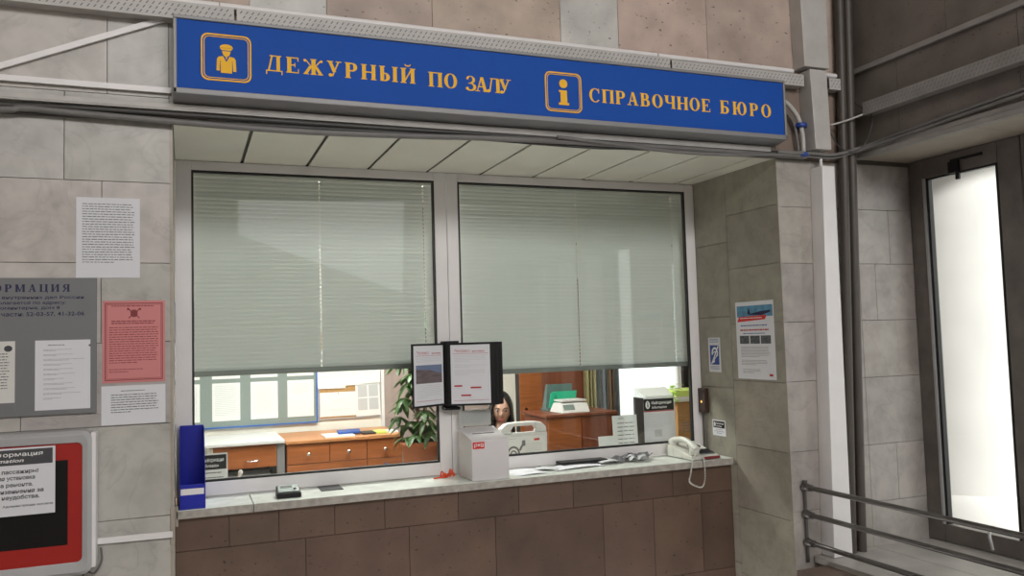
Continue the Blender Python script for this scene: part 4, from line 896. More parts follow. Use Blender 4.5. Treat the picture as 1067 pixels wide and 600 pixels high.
sl = (0.062 - 0.022) / (0.06 + ln)
KF = Fr(tpp(0, -ln, 0.022), ux, (uy + Vector((0, 0, (0.040 - 0.022) / (ln - 0.03)))))
MB().fbox(KF, -0.014, 0.022, 0.078, 0.094, 0.0005, 0.006).build('keypad', M['inkgrey'], tp)
kb = MB()
for i in range(4):
    for j in range(4): kb.fbox(KF, -0.010 + i * 0.022, 0.026 + j * 0.0165, 0.006 + i * 0.022, 0.037 + j * 0.0165, 0.006, 0.009)
kb.build('keys', M['plblack'], tp)
KF2 = Fr(tpp(0, 0.0, 0.0478), ux, (uy + Vector((0, 0, 0.2444))))
MB().fbox(KF2, -0.005, 0.015, 0.062, 0.05, 0.0003, 0.005).build('display', M['screen'], tp)
MB().fbox(Fr(tpp(0, -ln, 0), ux, (0, 0, 1), -uy), -0.02, 0.004, wd, 0.018, 0.0, 0.006).build('red_front_strip', M['inkmaroon'], tp)
hs = MB(); hp = []
for i in range(13):
    s_ = i / 12; b_ = -0.118 + 0.236 * s_; hz = 0.058 + 0.034 * math.sin(PI * s_) + 0.020 * s_
    hp.append((b_, hz, 0.021 if (s_ < 0.2 or s_ > 0.8) else 0.016))
hs.tube([tpp(-0.058, b_, z_) for b_, z_, _ in hp], [r for _, _, r in hp], 12)
for b_, z_ in ((-0.092, 0.030), (0.092, 0.050)): hs.lathe(tpp(-0.058, b_, z_), [(0.020, 0.0), (0.027, 0.008), (0.026, 0.03), (0.018, 0.045)], 16)
hs.build('handset', M['phonewhite'], tp)
cd = MB(); cp = spline([tpp(-0.060, -0.125, 0.045), (2.575, 0.438, 0.985), (2.560, 0.434, 0.955), (2.548, 0.43, 0.91), (2.537, 0.43, 0.868), (2.565, 0.43, 0.846), (2.612, 0.43, 0.832), (2.632, 0.43, 0.865), (2.636, 0.43, 0.93), (2.640, 0.44, 0.972), tpp(-0.02, -0.118, 0.015)], 26)
coil = []; 
for i, q in enumerate(cp): coil.append(Vector(q) + Vector((0.0035 * math.cos(i * 1.3), 0.0, 0.0035 * math.sin(i * 1.3))))
cd.tube(coil, 0.0027, 6); cd.build('cord', M['phonewhite'], tp)
MB().tube(spline([tpp(-0.08, 0.10, 0.02), (2.60, 0.71, 0.975), (2.45, 0.73, 0.970), (2.42, 0.735, 0.99)], 6), 0.0025).build('line_cord', M['cord'], tp)

# ------------------------------------------------------------------ office shell behind the window
YB = 3.60
mb = MB()
mb.box(-0.72, 0.771, 0, -0.60, YB + 0.12, 2.85)
mb.box(-0.60, YB, 0, 3.66, YB + 0.12, 2.85).box(4.60, YB, 0, 4.69, YB + 0.12, 2.85).box(3.66, YB, 0, 4.60, YB + 0.12, 0.80).box(3.66, YB, 2.40, 4.60, YB + 0.12, 2.85)
mb.box(4.62, 0.80, 0, 4.69, YB, 2.85)
struct(mb.build('wall_office', M['office_wall']))
struct(B(2.872, 0.771, 0, 4.62, 0.799, 2.85).build('wall_partition', M['office_wall']))
struct(B(-0.72, 0.771, 2.85, 4.69, YB + 0.12, 2.92).build('ceiling_office', M['office_wall']))
struct(B(-0.72, 0.771, -0.1, 4.69, YB + 0.12, 0.0).build('floor_office', M['floor']))
struct(B(1.585, YB - 0.022, 0, 1.612, YB - 0.001, 2.84).build('trim_7', M['white_pvc']))
struct(B(1.614, YB - 0.012, 0, 2.55, YB - 0.001, 2.84).build('trim_8', M['mauve']))
ow = MB().box(3.66, YB + 0.03, 0.80, 3.71, YB + 0.08, 2.40).box(4.55, YB + 0.03, 0.80, 4.60, YB + 0.08, 2.40).box(3.71, YB + 0.03, 0.80, 4.55, YB + 0.08, 0.85).box(3.71, YB + 0.03, 2.35, 4.55, YB + 0.08, 2.40)
owo = struct(ow.build('window_8', M['white_pvc'], bevel=0.003))
B(3.71, YB + 0.05, 0.85, 4.55, YB + 0.056, 2.35).build('pane', M['glass'], owo)
lp = thing('ceiling_lamp', 'rectangular fluorescent fitting on the office ceiling', 'lamp', (1.3, 2.15, 2.85))
MB().box(0.68, 1.83, 2.80, 1.92, 2.47, 2.849).build('housing', M['plwhite'], lp, bevel=0.004)
MB().box(0.70, 1.85, 2.785, 1.90, 2.45, 2.80).build('diffuser', mat('lamp_diffuser', (1.0, 0.98, 0.92), 0.5, emit=4.0), lp)

# counter along the inside of the window
ct = thing('counter', 'laminate counter behind the service window inside the office', 'counter', (1.4, 1.15, 0))
B(-0.55, 0.862, 0.865, 2.84, 1.50, 0.90).build('worktop', M['desk'], ct, bevel=0.004)
for x in (-0.5, 1.1, 2.80): B(x - 0.012, 0.90, 0.0, x + 0.012, 1.46, 0.865).build('panel', M['desk'], ct)
B(-0.55, 0.864, 0.25, 2.84, 0.88, 0.865).build('modesty_panel', M['desk'], ct)

# notice boards on the back wall
wb = thing('notice_board', 'grey felt notice board with blue frame full of white sheets', 'board', (0.40, YB - 0.001, 1.03))
x0, x1, z0, z1 = -0.30, 1.045, 1.026, 2.0
MB().box(x0, YB - 0.015, z0, x1, YB - 0.001, z1).build('felt_panel', M['felt'], wb)
MB().box(x0 - 0.012, YB - 0.022, z0 - 0.012, x1 + 0.012, YB - 0.001, z0).box(x0 - 0.012, YB - 0.022, z1, x1 + 0.012, YB - 0.001, z1 + 0.012).box(x0 - 0.012, YB - 0.022, z0, x0, YB - 0.001, z1).box(x1, YB - 0.022, z0, x1 + 0.012, YB - 0.001, z1).build('frame', M['fblue'], wb)
BF = front(0, YB - 0.016, 0)
for xi, xc in enumerate((0.045, 0.345, 0.635, 0.920)):
    for zi, zb_ in enumerate((1.072, 1.402)):
        pos = ('bottom', 'second')[zi]
        nm = ('leftmost', 'second from the left', 'third from the left', 'rightmost')[xi]
        q = thing('notice', 'white sheet on the grey felt board, %s in its %s row' % (nm, pos), 'notice', (xc, YB - 0.016, zb_), 'sheets pinned on the felt board')
        sheet('sheet', BF, xc - 0.105, zb_, 0.21, 0.297, M['paperbright'], q)
        if xi == 3: MB().lines(BF, xc - 0.085, zb_ + 0.27, 0.17, 0.09, 7, xi, 0.0018, 0.35).build('print', M['inkpale'], q)
        else: MB().lines(BF, xc - 0.085, zb_ + 0.275, 0.17, 0.24, 18, xi * 3 + zi, 0.0018, 0.32).build('print', M['inkpale'], q)
cb = thing('cork_board', 'cork board with overlapping papers right of the felt board', 'board', (1.32, YB - 0.001, 1.03))
MB().box(1.075, YB - 0.012, 1.042, 1.568, YB - 0.001, 1.75).build('cork_panel', M['cork'], cb)
MB().box(1.066, YB - 0.0125, 1.030, 1.578, YB - 0.001, 1.042).box(1.568, YB - 0.0125, 1.042, 1.578, YB - 0.001, 1.75).box(1.066, YB - 0.0125, 1.75, 1.578, YB - 0.001, 1.76).box(1.066, YB - 0.0125, 1.042, 1.075, YB - 0.001, 1.75).build('frame', M['silver'], cb)
def pinned(label, xc, zb_, w, h, rot, seed, y, kind=0):
    q = thing('notice', label, 'notice', (xc, y, zb_), 'papers on the cork board')
    f_ = Fr((xc - w / 2 * math.cos(rot), y, zb_ - w / 2 * math.sin(rot)), (math.cos(rot), 0, math.sin(rot)), (-math.sin(rot), 0, math.cos(rot)))
    sheet('sheet', f_, 0, 0, w, h, M['paperbright'], q)
    pr = MB()
    if kind == 1:
        for i in range(2):
            for j in range(2): pr.rect(f_, 0.018 + i * 0.092, 0.05 + j * 0.108, 0.098 + i * 0.092, 0.148 + j * 0.108, 0.0016)
        pr.build('grey_square', M['inkpale'], q)
        MB().lines(f_, 0.02, 0.285, 0.165, 0.012, 1, seed, 0.0016, 0.8, short_last=False).build('print', M['inkgrey'], q)
    elif kind == 2:
        pr.lines(f_, 0.05, h - 0.03, 0.04, 0.008, 1, seed, 0.0016).lines(f_, 0.10, h - 0.065, 0.09, 0.016, 2, seed, 0.0016).lines(f_, 0.05, 0.06, 0.21, 0.022, 2, seed + 1, 0.0016, 0.3)
        pr.build('print', M['inkpale'], q)
    else:
        pr.lines(f_, 0.02, h - 0.03, w - 0.05, h * 0.7, 12, seed, 0.0016, 0.3).build('print', M['inkpale'], q)
    MB().lathe((xc, y - 0.001, zb_ + h - 0.012), [(0.004, 0), (0.004, -0.006)], 8, axis='y').build('pin', M['inknavy'], q)
pinned('white landscape sheet pinned low on the cork board', 1.225, 1.056, 0.300, 0.198, 0.0, 2, YB - 0.014, 2)
pinned('sheet with four grey squares pinned low on the cork board', 1.475, 1.045, 0.205, 0.302, 0.02, 4, YB - 0.016, 1)
pinned('blank-topped white sheet high at the left end of the cork board', 1.17, 1.285, 0.235, 0.32, -0.01, 5, YB - 0.018)
pinned('printed white sheet high in the middle of the cork board', 1.355, 1.305, 0.200, 0.297, 0.0, 6, YB - 0.0205)
pinned('printed white sheet high at the right end of the cork board', 1.495, 1.318, 0.160, 0.28, 0.0, 7, YB - 0.0235)

# low drawer unit on the left, with a white top
ca = thing('drawer_unit', 'low cherry wood drawer unit with chrome bow handle at left', 'drawer unit', (0.46, 3.2, 0))
B(0.20, 2.93, 0, 0.225, 3.45, 0.935).build('side_panel', M['office_wall'], ca); B(0.660, 2.90, 0, 0.715, 3.45, 0.945).build('side_panel', M['alu'], ca)
B(0.12, 2.88, 0.947, 0.715, 3.55, 0.967).build('top', M['plwhite'], ca, bevel=0.002)
dr = B(0.228, 2.90, 0.782, 0.657, 2.92, 0.930).build('drawer', M['wood'], ca, bevel=0.002)
MB().tube(spline([(0.445, 2.898, 0.838), (0.46, 2.878, 0.834), (0.49, 2.874, 0.832), (0.52, 2.878, 0.834), (0.535, 2.898, 0.838)]), 0.005).build('handle', M['chrome'], dr)
B(0.228, 2.92, 0.932, 0.657, 2.94, 0.946).build('rail', M['woodtop'], ca)
B(0.225, 3.40, 0.30, 0.660, 3.42, 0.93).build('back_panel', M['dark'], ca); B(0.225, 2.93, 0.60, 0.660, 3.40, 0.62).build('shelf', M['dark'], ca)
tag(MB().box(0.26, 2.94, 0.621, 0.62, 3.20, 0.725).build('paper_stack', M['paper']), 'pale stack of paper on the open shelf below the left drawer', 'paper stack')
# chest of drawers
ch = thing('chest_of_drawers', 'cherry wood chest of small drawers with round knobs', 'chest of drawers', (1.16, 3.2, 0))
x0, x1 = 0.722, 1.60; yf = 2.90
B(x0 + 0.006, yf + 0.020, 0.05, x1 - 0.006, 3.50, 0.928).build('body', M['wooddark'], ch)
B(x0, yf - 0.012, 0.929, x1, 3.55, 0.952).build('top', M['woodtop'], ch, bevel=0.003)
B(x0 + 0.03, yf + 0.04, 0, x1 - 0.03, 3.48, 0.05).build('plinth', M['wooddark'], ch)
for r_, (za, zb_) in enumerate(((0.782, 0.925), (0.54, 0.777), (0.30, 0.535), (0.06, 0.295))):
    xs = [x0 + 0.008, 1.040, 1.318, x1 - 0.008] if r_ == 0 else [x0 + 0.008, 1.318, x1 - 0.008]
    for i in range(len(xs) - 1):
        d = B(xs[i] + 0.002, yf, za, xs[i + 1] - 0.002, yf + 0.018, zb_).build('drawer', M['wood'], ch, bevel=0.002)
        xc = (xs[i] + xs[i + 1]) / 2; zc = (za + zb_) / 2 - 0.004
        MB().lathe((xc, yf, zc), [(0.007, 0), (0.006, -0.012), (0.016, -0.018), (0.016, -0.024), (0.008, -0.029)], 14, axis='y').build('knob', M['chrome'], d)
ZC = 0.952
tag(MB().box(1.02, 2.96, ZC, 1.24, 3.20, ZC + 0.008).build('paper_stack', M['paperbright']), 'white paper sheets on top of the chest of drawers', 'paper stack')
o = MB().hexa([(1.13, 3.06, ZC + 0.009), (1.30, 3.06, ZC + 0.009), (1.33, 3.24, ZC + 0.009), (1.15, 3.24, ZC + 0.009), (1.13, 3.06, ZC + 0.026), (1.30, 3.06, ZC + 0.026), (1.33, 3.24, ZC + 0.026), (1.15, 3.24, ZC + 0.026)]).build('notebook', M['inkblue'], bevel=0.002)
tag(o, 'navy blue notebook lying across the paper on the chest', 'notebook')
for k, (xa, xb, m, lb, zz) in enumerate(((1.31, 1.41, 'dark', 'dark covered booklet left among those on the chest', 0.014), (1.415, 1.50, 'lime', 'yellow green booklet in the middle of those on the chest', 0.016), (1.505, 1.59, 'paperbright', 'white booklet at the right end of the chest top', 0.012))):
    tag(MB().box(xa, 3.00 + 0.01 * k, ZC, xb, 3.16, ZC + zz).build('booklet', M[m], bevel=0.001), lb, 'booklet', 'booklets on the chest')

# potted plant on a stool
st = thing('stool', 'small wooden stool carrying the terracotta plant pot', 'stool', (1.57, 2.3, 0))
MB().lathe((1.57, 2.3, 0.665), [(0.16, 0), (0.165, 0.006), (0.165, 0.024), (0.16, 0.03)], 24).build('seat', M['woodtop'], st)
for sx in (-1, 1):
    for sy in (-1, 1): MB().tube([(1.57 + sx * 0.10, 2.3 + sy * 0.10, 0.664), (1.57 + sx * 0.14, 2.3 + sy * 0.14, 0)], 0.016).build('leg', M['woodtop'], st)
pt = thing('potted_plant', 'umbrella leaved plant in a terracotta pot behind the left pane', 'plant', (1.57, 2.3, 0.695))
MB().lathe((1.57, 2.3, 0.696), [(0.092, 0), (0.095, 0.004), (0.128, 0.235), (0.142, 0.236), (0.145, 0.242), (0.145, 0.262), (0.141, 0.266), (0.124, 0.266), (0.120, 0.235)], 32).build('pot', M['terracotta'], pt)
MB().lathe((1.57, 2.3, 0.925), [(0.12, 0), (0.11, 0.008), (0.02, 0.012)], 20).build('soil', M['soil'], pt)
rr = random.Random(21); stems = MB(); lv = MB()
def leaflet_blade(c, d, L, w, droop):
    d = d.normalized(); sd = d.cross(Vector((0, 0, 1))); sd = sd.normalized() if sd.length > 0.01 else Vector((1, 0, 0)); upv = sd.cross(d).normalized()
    rows_ = []
    for i in range(6):
        s_ = i / 5; q = c + d * L * s_ - Vector((0, 0, 1)) * droop * L * s_ * s_
        ww = w * (math.sin(PI * min(0.05 + s_ * 0.93, 1)) ** 0.8)
        rows_ += [q - sd * ww - upv * ww * 0.15, q + upv * ww * 0.12, q + sd * ww - upv * ww * 0.15]
    fs = []
    for i in range(5):
        for j in range(2): a = 3 * i + j; fs.append((a, a + 1, a + 4, a + 3))
    lv.add(rows_, fs, 0, None, True)
bases = [((1.55, 2.29), 0.0), ((1.60, 2.31), 0.6), ((1.57, 2.33), 1.2)]
tips = []
for (bx, by), ph in bases:
    H = 0.85; pts = [Vector((bx + 0.05 * math.sin(ph * 3 + k * 0.5) * k / 6, by + 0.03 * math.cos(ph * 2 + k) * k / 6, 0.93 + H * k / 6)) for k in range(7)]
    stems.tube(spline(pts, 3), 0.008, 7)
    for k in range(16):
        s_ = 0.10 + 0.88 * k / 15; q = pts[0].lerp(pts[-1], s_); a = k * 2.4 + ph * 2
        out = Vector((math.cos(a), math.sin(a), 0.35 + 0.4 * s_)); L = rr.uniform(0.09, 0.19)
        e = q + out.normalized() * L; stems.tube([q, e], 0.0028, 5); tips.append(e)
for a in (0.3, 1.2, 2.3, 3.3, 4.2, 5.2): 
    e = Vector((1.57 + math.cos(a) * 0.10, 2.3 + math.sin(a) * 0.10, 1.02 + 0.06 * math.sin(a * 3))); stems.tube([(1.57, 2.3, 0.94), e], 0.0025, 5); tips.append(e)
for e in tips:
    n = rr.randint(6, 8); a0 = rr.random() * 6
    for k in range(n):
        a = a0 + 2 * PI * k / n
        leaflet_blade(e, Vector((math.cos(a), math.sin(a), rr.uniform(-0.25, 0.15))), rr.uniform(0.075, 0.115), rr.uniform(0.016, 0.022), rr.uniform(0.45, 0.9))
stems.build('stems', M['stem'], pt); lv.build('foliage', M['leaf'], pt)

# things on the inner counter
ZK = 0.90
q = thing('card_stand', 'white information card with black header beside the blue holder', 'card', (0.18, 0.95, ZK))
f_ = Fr((0.075, 0.95, ZK), (1, 0, 0), (0, 0.12, 1))
MB().fbox(f_, 0, 0, 0.160, 0.236, 0, 0.003).fbox(f_, 0.0, 0.0, 0.160, 0.004, -0.06, 0.0).build('card', M['plwhite'], q)
fh = Fr(f_.p(0, 0, 0.0025), f_.u, f_.v, f_.n)
info_head(fh, 0.006, 0.158, 0.148, 0.070, q)
MB().lines(fh, 0.05, 0.145, 0.085, 0.010, 1, 1, 0.0016, 0.7, short_last=False).lines(fh, 0.03, 0.122, 0.11, 0.05, 3, 2, 0.0016, 0.35).lines(fh, 0.08, 0.066, 0.06, 0.010, 1, 3, 0.0016, 0.6).build('print', M['ink'], q)
w_ = thing('pen', 'white pen lying propped behind the left pane', 'pen', (0.30, 1.20, ZK))
MB().tube([(0.285, 1.20, ZK + 0.006), (0.306, 1.20, ZK + 0.095)], 0.007, 10).ball((0.308, 1.20, ZK + 0.10), 0.012, 0.012, 0.014).build('barrel', M['plwhite'], w_)
MB().lathe((0.283, 1.20, ZK), [(0.03, 0), (0.03, 0.006), (0.012, 0.012)], 16).build('base', M['plblack'], w_)
tag(MB().box(0.33, 1.10, ZK, 0.62, 1.42, ZK + 0.006).build('paper_stack', M['paperbright']), 'white paper sheets lying on the inner counter at left', 'paper stack')
ms = thing('computer_mouse', 'white computer mouse on the inner counter below the chest', 'mouse', (1.06, 1.42, ZK))
MB().ball((1.06, 1.42, ZK + 0.012), 0.052, 0.032, 0.022, 20, 12).build('body', M['plwhite'], ms)
MB().ball((1.03, 1.42, ZK + 0.030), 0.010, 0.004, 0.006).build('wheel', M['inkgrey'], ms)
tag(MB().tube([(1.20, 1.44, ZK + 0.006), (1.12, 1.43, ZK + 0.052)], 0.005, 8).tube([(1.205, 1.44, ZK + 0.004), (1.20, 1.44, ZK + 0.006)], [0.001, 0.005], 8).build('pen', M['inkblue']), 'blue pen resting on the white mouse', 'pen')

# hearing loop case
hc = thing('hearing_loop_case', 'white carrying case with handle and ear label behind the right pane', 'case', (1.90, 1.2, ZK))
f_ = front(1.712, 1.17, ZK)
o_ = [(0.006, 0)] + [(0.298, 0)] + arc(0.278, 0.222, 0.026, 0.030, -10, 80, 5) + [(0.235, 0.268), (0.075, 0.268)] + arc(0.055, 0.236, 0.040, 0.030, 90, 170, 5)
hole = [(0.085, 0.205), (0.235, 0.205), (0.243, 0.222), (0.228, 0.245), (0.095, 0.245), (0.078, 0.222)]
mb = MB()
# outline cut in two halves around the grip opening
low = [(0.006, 0), (0.298, 0), (0.304, 0.205), (0.235, 0.205), (0.085, 0.205), (0.012, 0.205)]
mb.poly(f_, low, 0.0, 0.07)
mb.poly(f_, [(0.235, 0.205), (0.304, 0.205), (0.300, 0.235), (0.270, 0.262), (0.228, 0.268), (0.228, 0.245), (0.243, 0.222)], 0.008, 0.054)
mb.poly(f_, [(0.012, 0.205), (0.085, 0.205), (0.078, 0.222), (0.095, 0.245), (0.095, 0.268), (0.050, 0.262), (0.016, 0.235)], 0.008, 0.054)
mb.poly(f_, [(0.095, 0.245), (0.228, 0.245), (0.228, 0.268), (0.095, 0.268)], 0.008, 0.054)
mb.build('shell', M['plwhite'], hc, bevel=0.006)
fl = front(1.712, 1.098, ZK)
lb_ = MB().fbox(fl, 0.028, 0.015, 0.288, 0.188, 0, 0.002).build('label', M['paperbright'], hc)
e = MB(); 
e.ring(fl, [(0.085 + x, 0.090 + y) for x, y in arc(0, 0, 0.040, 0.046, -40, 200, 18)], [(0.085 + x, 0.090 + y) for x, y in arc(0, 0, 0.029, 0.034, -40, 200, 18)], 0.003, 0, 0, False)
e.ring(fl, [(0.085 + x, 0.088 + y) for x, y in arc(0, 0, 0.022, 0.024, -60, 190, 14)], [(0.085 + x, 0.088 + y) for x, y in arc(0, 0, 0.014, 0.016, -60, 190, 14)], 0.003, 0, 0, False)
e.poly(fl, [(0.112, 0.064), (0.106, 0.054), (0.085, 0.035), (0.07, 0.028), (0.06, 0.040), (0.075, 0.048), (0.095, 0.066)], 0.003).poly(fl, [(0.118, 0.112), (0.140, 0.150), (0.152, 0.145), (0.130, 0.106)], 0.003).poly(fl, rrect(0.138, 0.132, 0.160, 0.166, 0.008), 0.0032)
e.build('ear_symbol', M['inkgrey'], lb_)
MB().rect(fl, 0.215, 0.160, 0.250, 0.172, 0.003).build('red_tag', M['rzd'], lb_)
MB().lines(fl, 0.16, 0.145, 0.11, 0.060, 6, 4, 0.003, 0.3).lines(fl, 0.04, 0.178, 0.10, 0.008, 1, 5, 0.003, 0.4).lines(fl, 0.15, 0.05, 0.12, 0.02, 2, 6, 0.003, 0.3).build('print', M['inkpale'], lb_)

# papers and brochure holder behind the right pane
q = thing('price_list_stand', 'white upright list in a clear stand left of the brochure holder', 'stand', (2.48, 1.0, ZK))
f_ = Fr((2.400, 1.0, ZK), (1, 0, 0), (0, 0.06, 1))
MB().fbox(f_, 0, 0, 0.165, 0.278, 0, 0.003).build('sheet', M['paperbright'], q); MB().fbox(f_, 0.0, 0.0, 0.165, 0.006, -0.07, 0.0).build('foot', M['acrylic'], q)
MB().lines(f_, 0.04, 0.262, 0.08, 0.012, 1, 1, 0.0042, 0.5).lines(f_, 0.03, 0.235, 0.115, 0.21, 9, 2, 0.0042, 0.28, words=(0.2, 0.4), gap=0.05).build('print', M['inkgrey'], q)
q = thing('card_stand', 'small white card with dark round picture beside the upright list', 'card', (2.35, 0.93, ZK))
f_ = Fr((2.268, 0.93, ZK), (1, 0, 0), (0, 0.10, 1))
MB().fbox(f_, 0, 0, 0.125, 0.172, 0, 0.003).fbox(f_, 0, 0, 0.125, 0.004, -0.05, 0).build('card', M['paperbright'], q)
MB().ring(f_, arc(0.075, 0.085, 0.026, 0.026, 0, 360, 20)[:-1], arc(0.075, 0.085, 0.010, 0.010, 0, 360, 20)[:-1], 0.0042).poly(f_, [(0.085, 0.075), (0.110, 0.050), (0.118, 0.058), (0.095, 0.085)], 0.0042).build('picture', M['ink'], q)
q = thing('brochure_holder', 'acrylic brochure holder with black headed information sheet', 'brochure holder', (2.71, 1.02, ZK))
x0, x1 = 2.600, 2.828
MB().box(x0 - 0.004, 0.985, ZK, x0 - 0.001, 1.10, 1.275).build('side_panel', M['plblack'], q)
MB().box(x0, 0.985, ZK, x1, 1.10, ZK + 0.006).box(x0, 1.094, ZK + 0.006, x1, 1.098, 1.33).build('back_panel', M['acrylic'], q)
f_ = Fr((x0, 0.990, ZK), (1, 0, 0), (0, 0.03, 1))
MB().fbox(f_, 0.0, 0.008, 0.225, 0.372, 0, 0.002).build('sheet', M['paper'], q)
fh = Fr(f_.p(0, 0, 0.0012), f_.u, f_.v, f_.n)
info_head(fh, 0.008, 0.295, 0.210, 0.070, q); MB().rect(fh, 0.008, 0.288, 0.218, 0.294, 0.0016).build('red_line', M['inkred'], q)
MB().lines(fh, 0.02, 0.275, 0.185, 0.085, 8, 1, 0.0016, 0.35).lines(fh, 0.02, 0.120, 0.185, 0.085, 8, 3, 0.0016, 0.35).rect(fh, 0.075, 0.138, 0.125, 0.180, 0.0016).build('print', M['inkpale'], q)
MB().hexa([(x0 + 0.02, 1.0, 1.274), (x1 - 0.01, 1.0, 1.276), (x1 - 0.01, 1.09, 1.32), (x0 + 0.02, 1.09, 1.318), (x0 + 0.02, 1.0, 1.280), (x1 - 0.01, 1.0, 1.282), (x1 - 0.01, 1.09, 1.326), (x0 + 0.02, 1.09, 1.324)]).build('leaflets', M['paperbright'], q)

# right end of the office: desk with boxes and a monitor
dk = thing('side_desk', 'side desk with cartons at the right end of the office', 'desk', (3.45, 1.75, 0))
B(2.95, 1.35, 0.72, 4.2, 2.10, 0.75).build('worktop', M['desk'], dk, bevel=0.004)
for x in (3.0, 4.15): B(x - 0.015, 1.40, 0, x + 0.015, 2.05, 0.72).build('panel', M['desk'], dk)
bx = thing('carton', 'brown cardboard carton right of the brochure holder', 'box', (3.33, 1.70, 0.75))
MB().box(3.165, 1.50, 0.751, 3.50, 1.88, 1.185).build('body', M['card'], bx, bevel=0.003)
MB().box(3.165, 1.49, 1.186, 3.505, 1.89, 1.19).build('flap', M['card'], bx)
MB().lines(front(3.165, 1.499, 0.75), 0.04, 0.30, 0.2, 0.08, 4, 2, 0.001, 0.4).build('print', M['inkgrey'], bx)
tr = thing('paper_tray', 'white tray on top of the brown carton', 'tray', (3.30, 1.66, 1.191))
MB().box(3.13, 1.47, 1.191, 3.47, 1.83, 1.215).build('tray', M['plwhite'], tr, bevel=0.003); MB().box(3.15, 1.49, 1.216, 3.45, 1.81, 1.222).build('sheets', M['paperwarm'], tr)
tag(MB().box(3.17, 1.52, 1.223, 3.48, 1.80, 1.262).build('carton', M['lime'], bevel=0.003), 'flat lime green carton lying on the white tray', 'box')
mn = thing('monitor', 'black monitor standing behind the cartons at right', 'monitor', (3.80, 2.0, 0.75))
MB().box(3.54, 1.98, 1.20, 4.05, 2.015, 1.53).build('casing', M['plblack'], mn, bevel=0.004); B(3.555, 1.976, 1.215, 4.035, 1.981, 1.515).build('screen', M['screen'], mn)
MB().box(3.76, 2.0, 0.763, 3.84, 2.03, 1.25).build('stand', M['plblack'], mn); MB().box(3.68, 1.93, 0.751, 3.92, 2.07, 0.763).build('base', M['plblack'], mn)
gp = thing('small_plant', 'small lime green plant sprig behind the brochure holder', 'plant', (3.05, 1.385, 0.75))
MB().lathe((3.02, 1.385, 0.751), [(0.05, 0), (0.065, 0.12), (0.07, 0.12), (0.07, 0.135), (0.055, 0.135)], 18).build('pot', M['terracotta'], gp)
lv = MB(); sx = MB()
sx.tube([(3.02, 1.385, 0.87), (3.04, 1.385, 1.10), (3.065, 1.385, 1.27)], 0.005)
for k in range(14):
    a = k * 2.4; z_ = 1.20 + 0.010 * k * 0.9
    leaflet_blade(Vector((3.055 + 0.002 * k, 1.385, z_)), Vector((math.cos(a), math.sin(a), 0.4)), 0.07, 0.018, 0.5)
lv.build('foliage', M['leaf2'], gp); sx.build('stem', M['stem'], gp)

# wardrobe, cabinet, scale and file rack
wr = thing('wardrobe', 'tall cherry wood wardrobe against the back wall', 'wardrobe', (3.12, 3.54, 0))
B(2.815, 3.495, 0.04, 3.44, 3.598, 2.2).build('body', M['dark'], wr)
for a, b_, m in ((2.810, 3.025, 'wood'), (3.072, 3.44, 'wooddark')):
    d = B(a, 3.475, 0.06, b_, 3.494, 2.19).build('door', M[m], wr, bevel=0.002)
    MB().lathe((a + 0.045 if m == 'wood' else a + 0.03, 3.475, 1.03), [(0.006, 0), (0.006, -0.012), (0.015, -0.018), (0.013, -0.028)], 12, axis='y').build('knob', M['chrome'], d)
B(3.027, 3.477, 0.06, 3.070, 3.494, 2.19).build('dark_strip', M['wooddark'], wr)
cbn = thing('cabinet', 'brown cabinet carrying the scale and green files', 'cabinet', (3.0, 2.9, 0))
B(2.70, 2.66, 0.05, 3.34, 3.12, 1.020).build('body', M['wooddark'], cbn); B(2.68, 2.63, 1.021, 3.32, 3.14, 1.044).build('top', M['wooddark'], cbn, bevel=0.003)
for a, b_ in ((2.705, 2.995), (3.0, 3.295)):
    d = B(a, 2.642, 0.07, b_, 2.659, 1.015).build('door', M['wood' if a < 2.9 else 'wooddark'], cbn, bevel=0.002); B((b_ - 0.04), 2.63, 0.55, b_ - 0.03, 2.641, 0.67).build('handle', M['chrome'], d)
ZD = 1.0445
sc_ = thing('scale', 'white electronic weighing scale on the brown cabinet', 'scale', (2.96, 2.80, ZD))
MB().hexa([(2.84, 2.68, ZD), (3.10, 2.68, ZD), (3.10, 2.92, ZD), (2.84, 2.92, ZD), (2.87, 2.735, ZD + 0.075), (3.10, 2.735, ZD + 0.075), (3.10, 2.92, ZD + 0.075), (2.88, 2.92, ZD + 0.075)]).build('body', M['plwhite'], sc_, bevel=0.008)
fs_ = Fr((2.865, 2.692, ZD + 0.016), (1, 0, 0), (0, 0.055, 0.075))
MB().fbox(fs_, 0.008, 0.008, 0.105, 0.060, 0.001, 0.003).build('display', M['lcd'], sc_)
MB().box(2.88, 2.74, ZD + 0.085, 3.095, 2.91, ZD + 0.100).box(2.95, 2.80, ZD + 0.074, 3.02, 2.86, ZD + 0.086).build('weighing_plate', M['plwhite'], sc_, bevel=0.003)
fr_ = thing('file_rack', 'smoky plastic file rack holding green folders behind the scale', 'file rack', (2.86, 2.95, ZD))
MB().hexa([(2.84, 2.99, ZD), (3.09, 2.99, ZD), (3.09, 3.07, ZD), (2.84, 3.07, ZD), (2.885, 3.05, ZD + 0.215), (3.12, 3.05, ZD + 0.215), (3.12, 3.08, ZD + 0.215), (2.885, 3.08, ZD + 0.215)]).box(2.83, 2.935, ZD, 2.95, 3.07, ZD + 0.025).build('rack', M['smoke'], fr_, bevel=0.002)
gf = Fr((2.875, 2.975, ZD + 0.026), (1, 0, 0), (0.06, 0.055, 0.20)); gf.n = Vector((0, -1, 0))
MB().fbox(gf, 0.0, 0.0, 0.225, 0.140, 0, 0.008).fbox(gf, -0.02, 0.0, 0.02, 0.13, 0.012, 0.02).build('folders', M['green'], fr_)
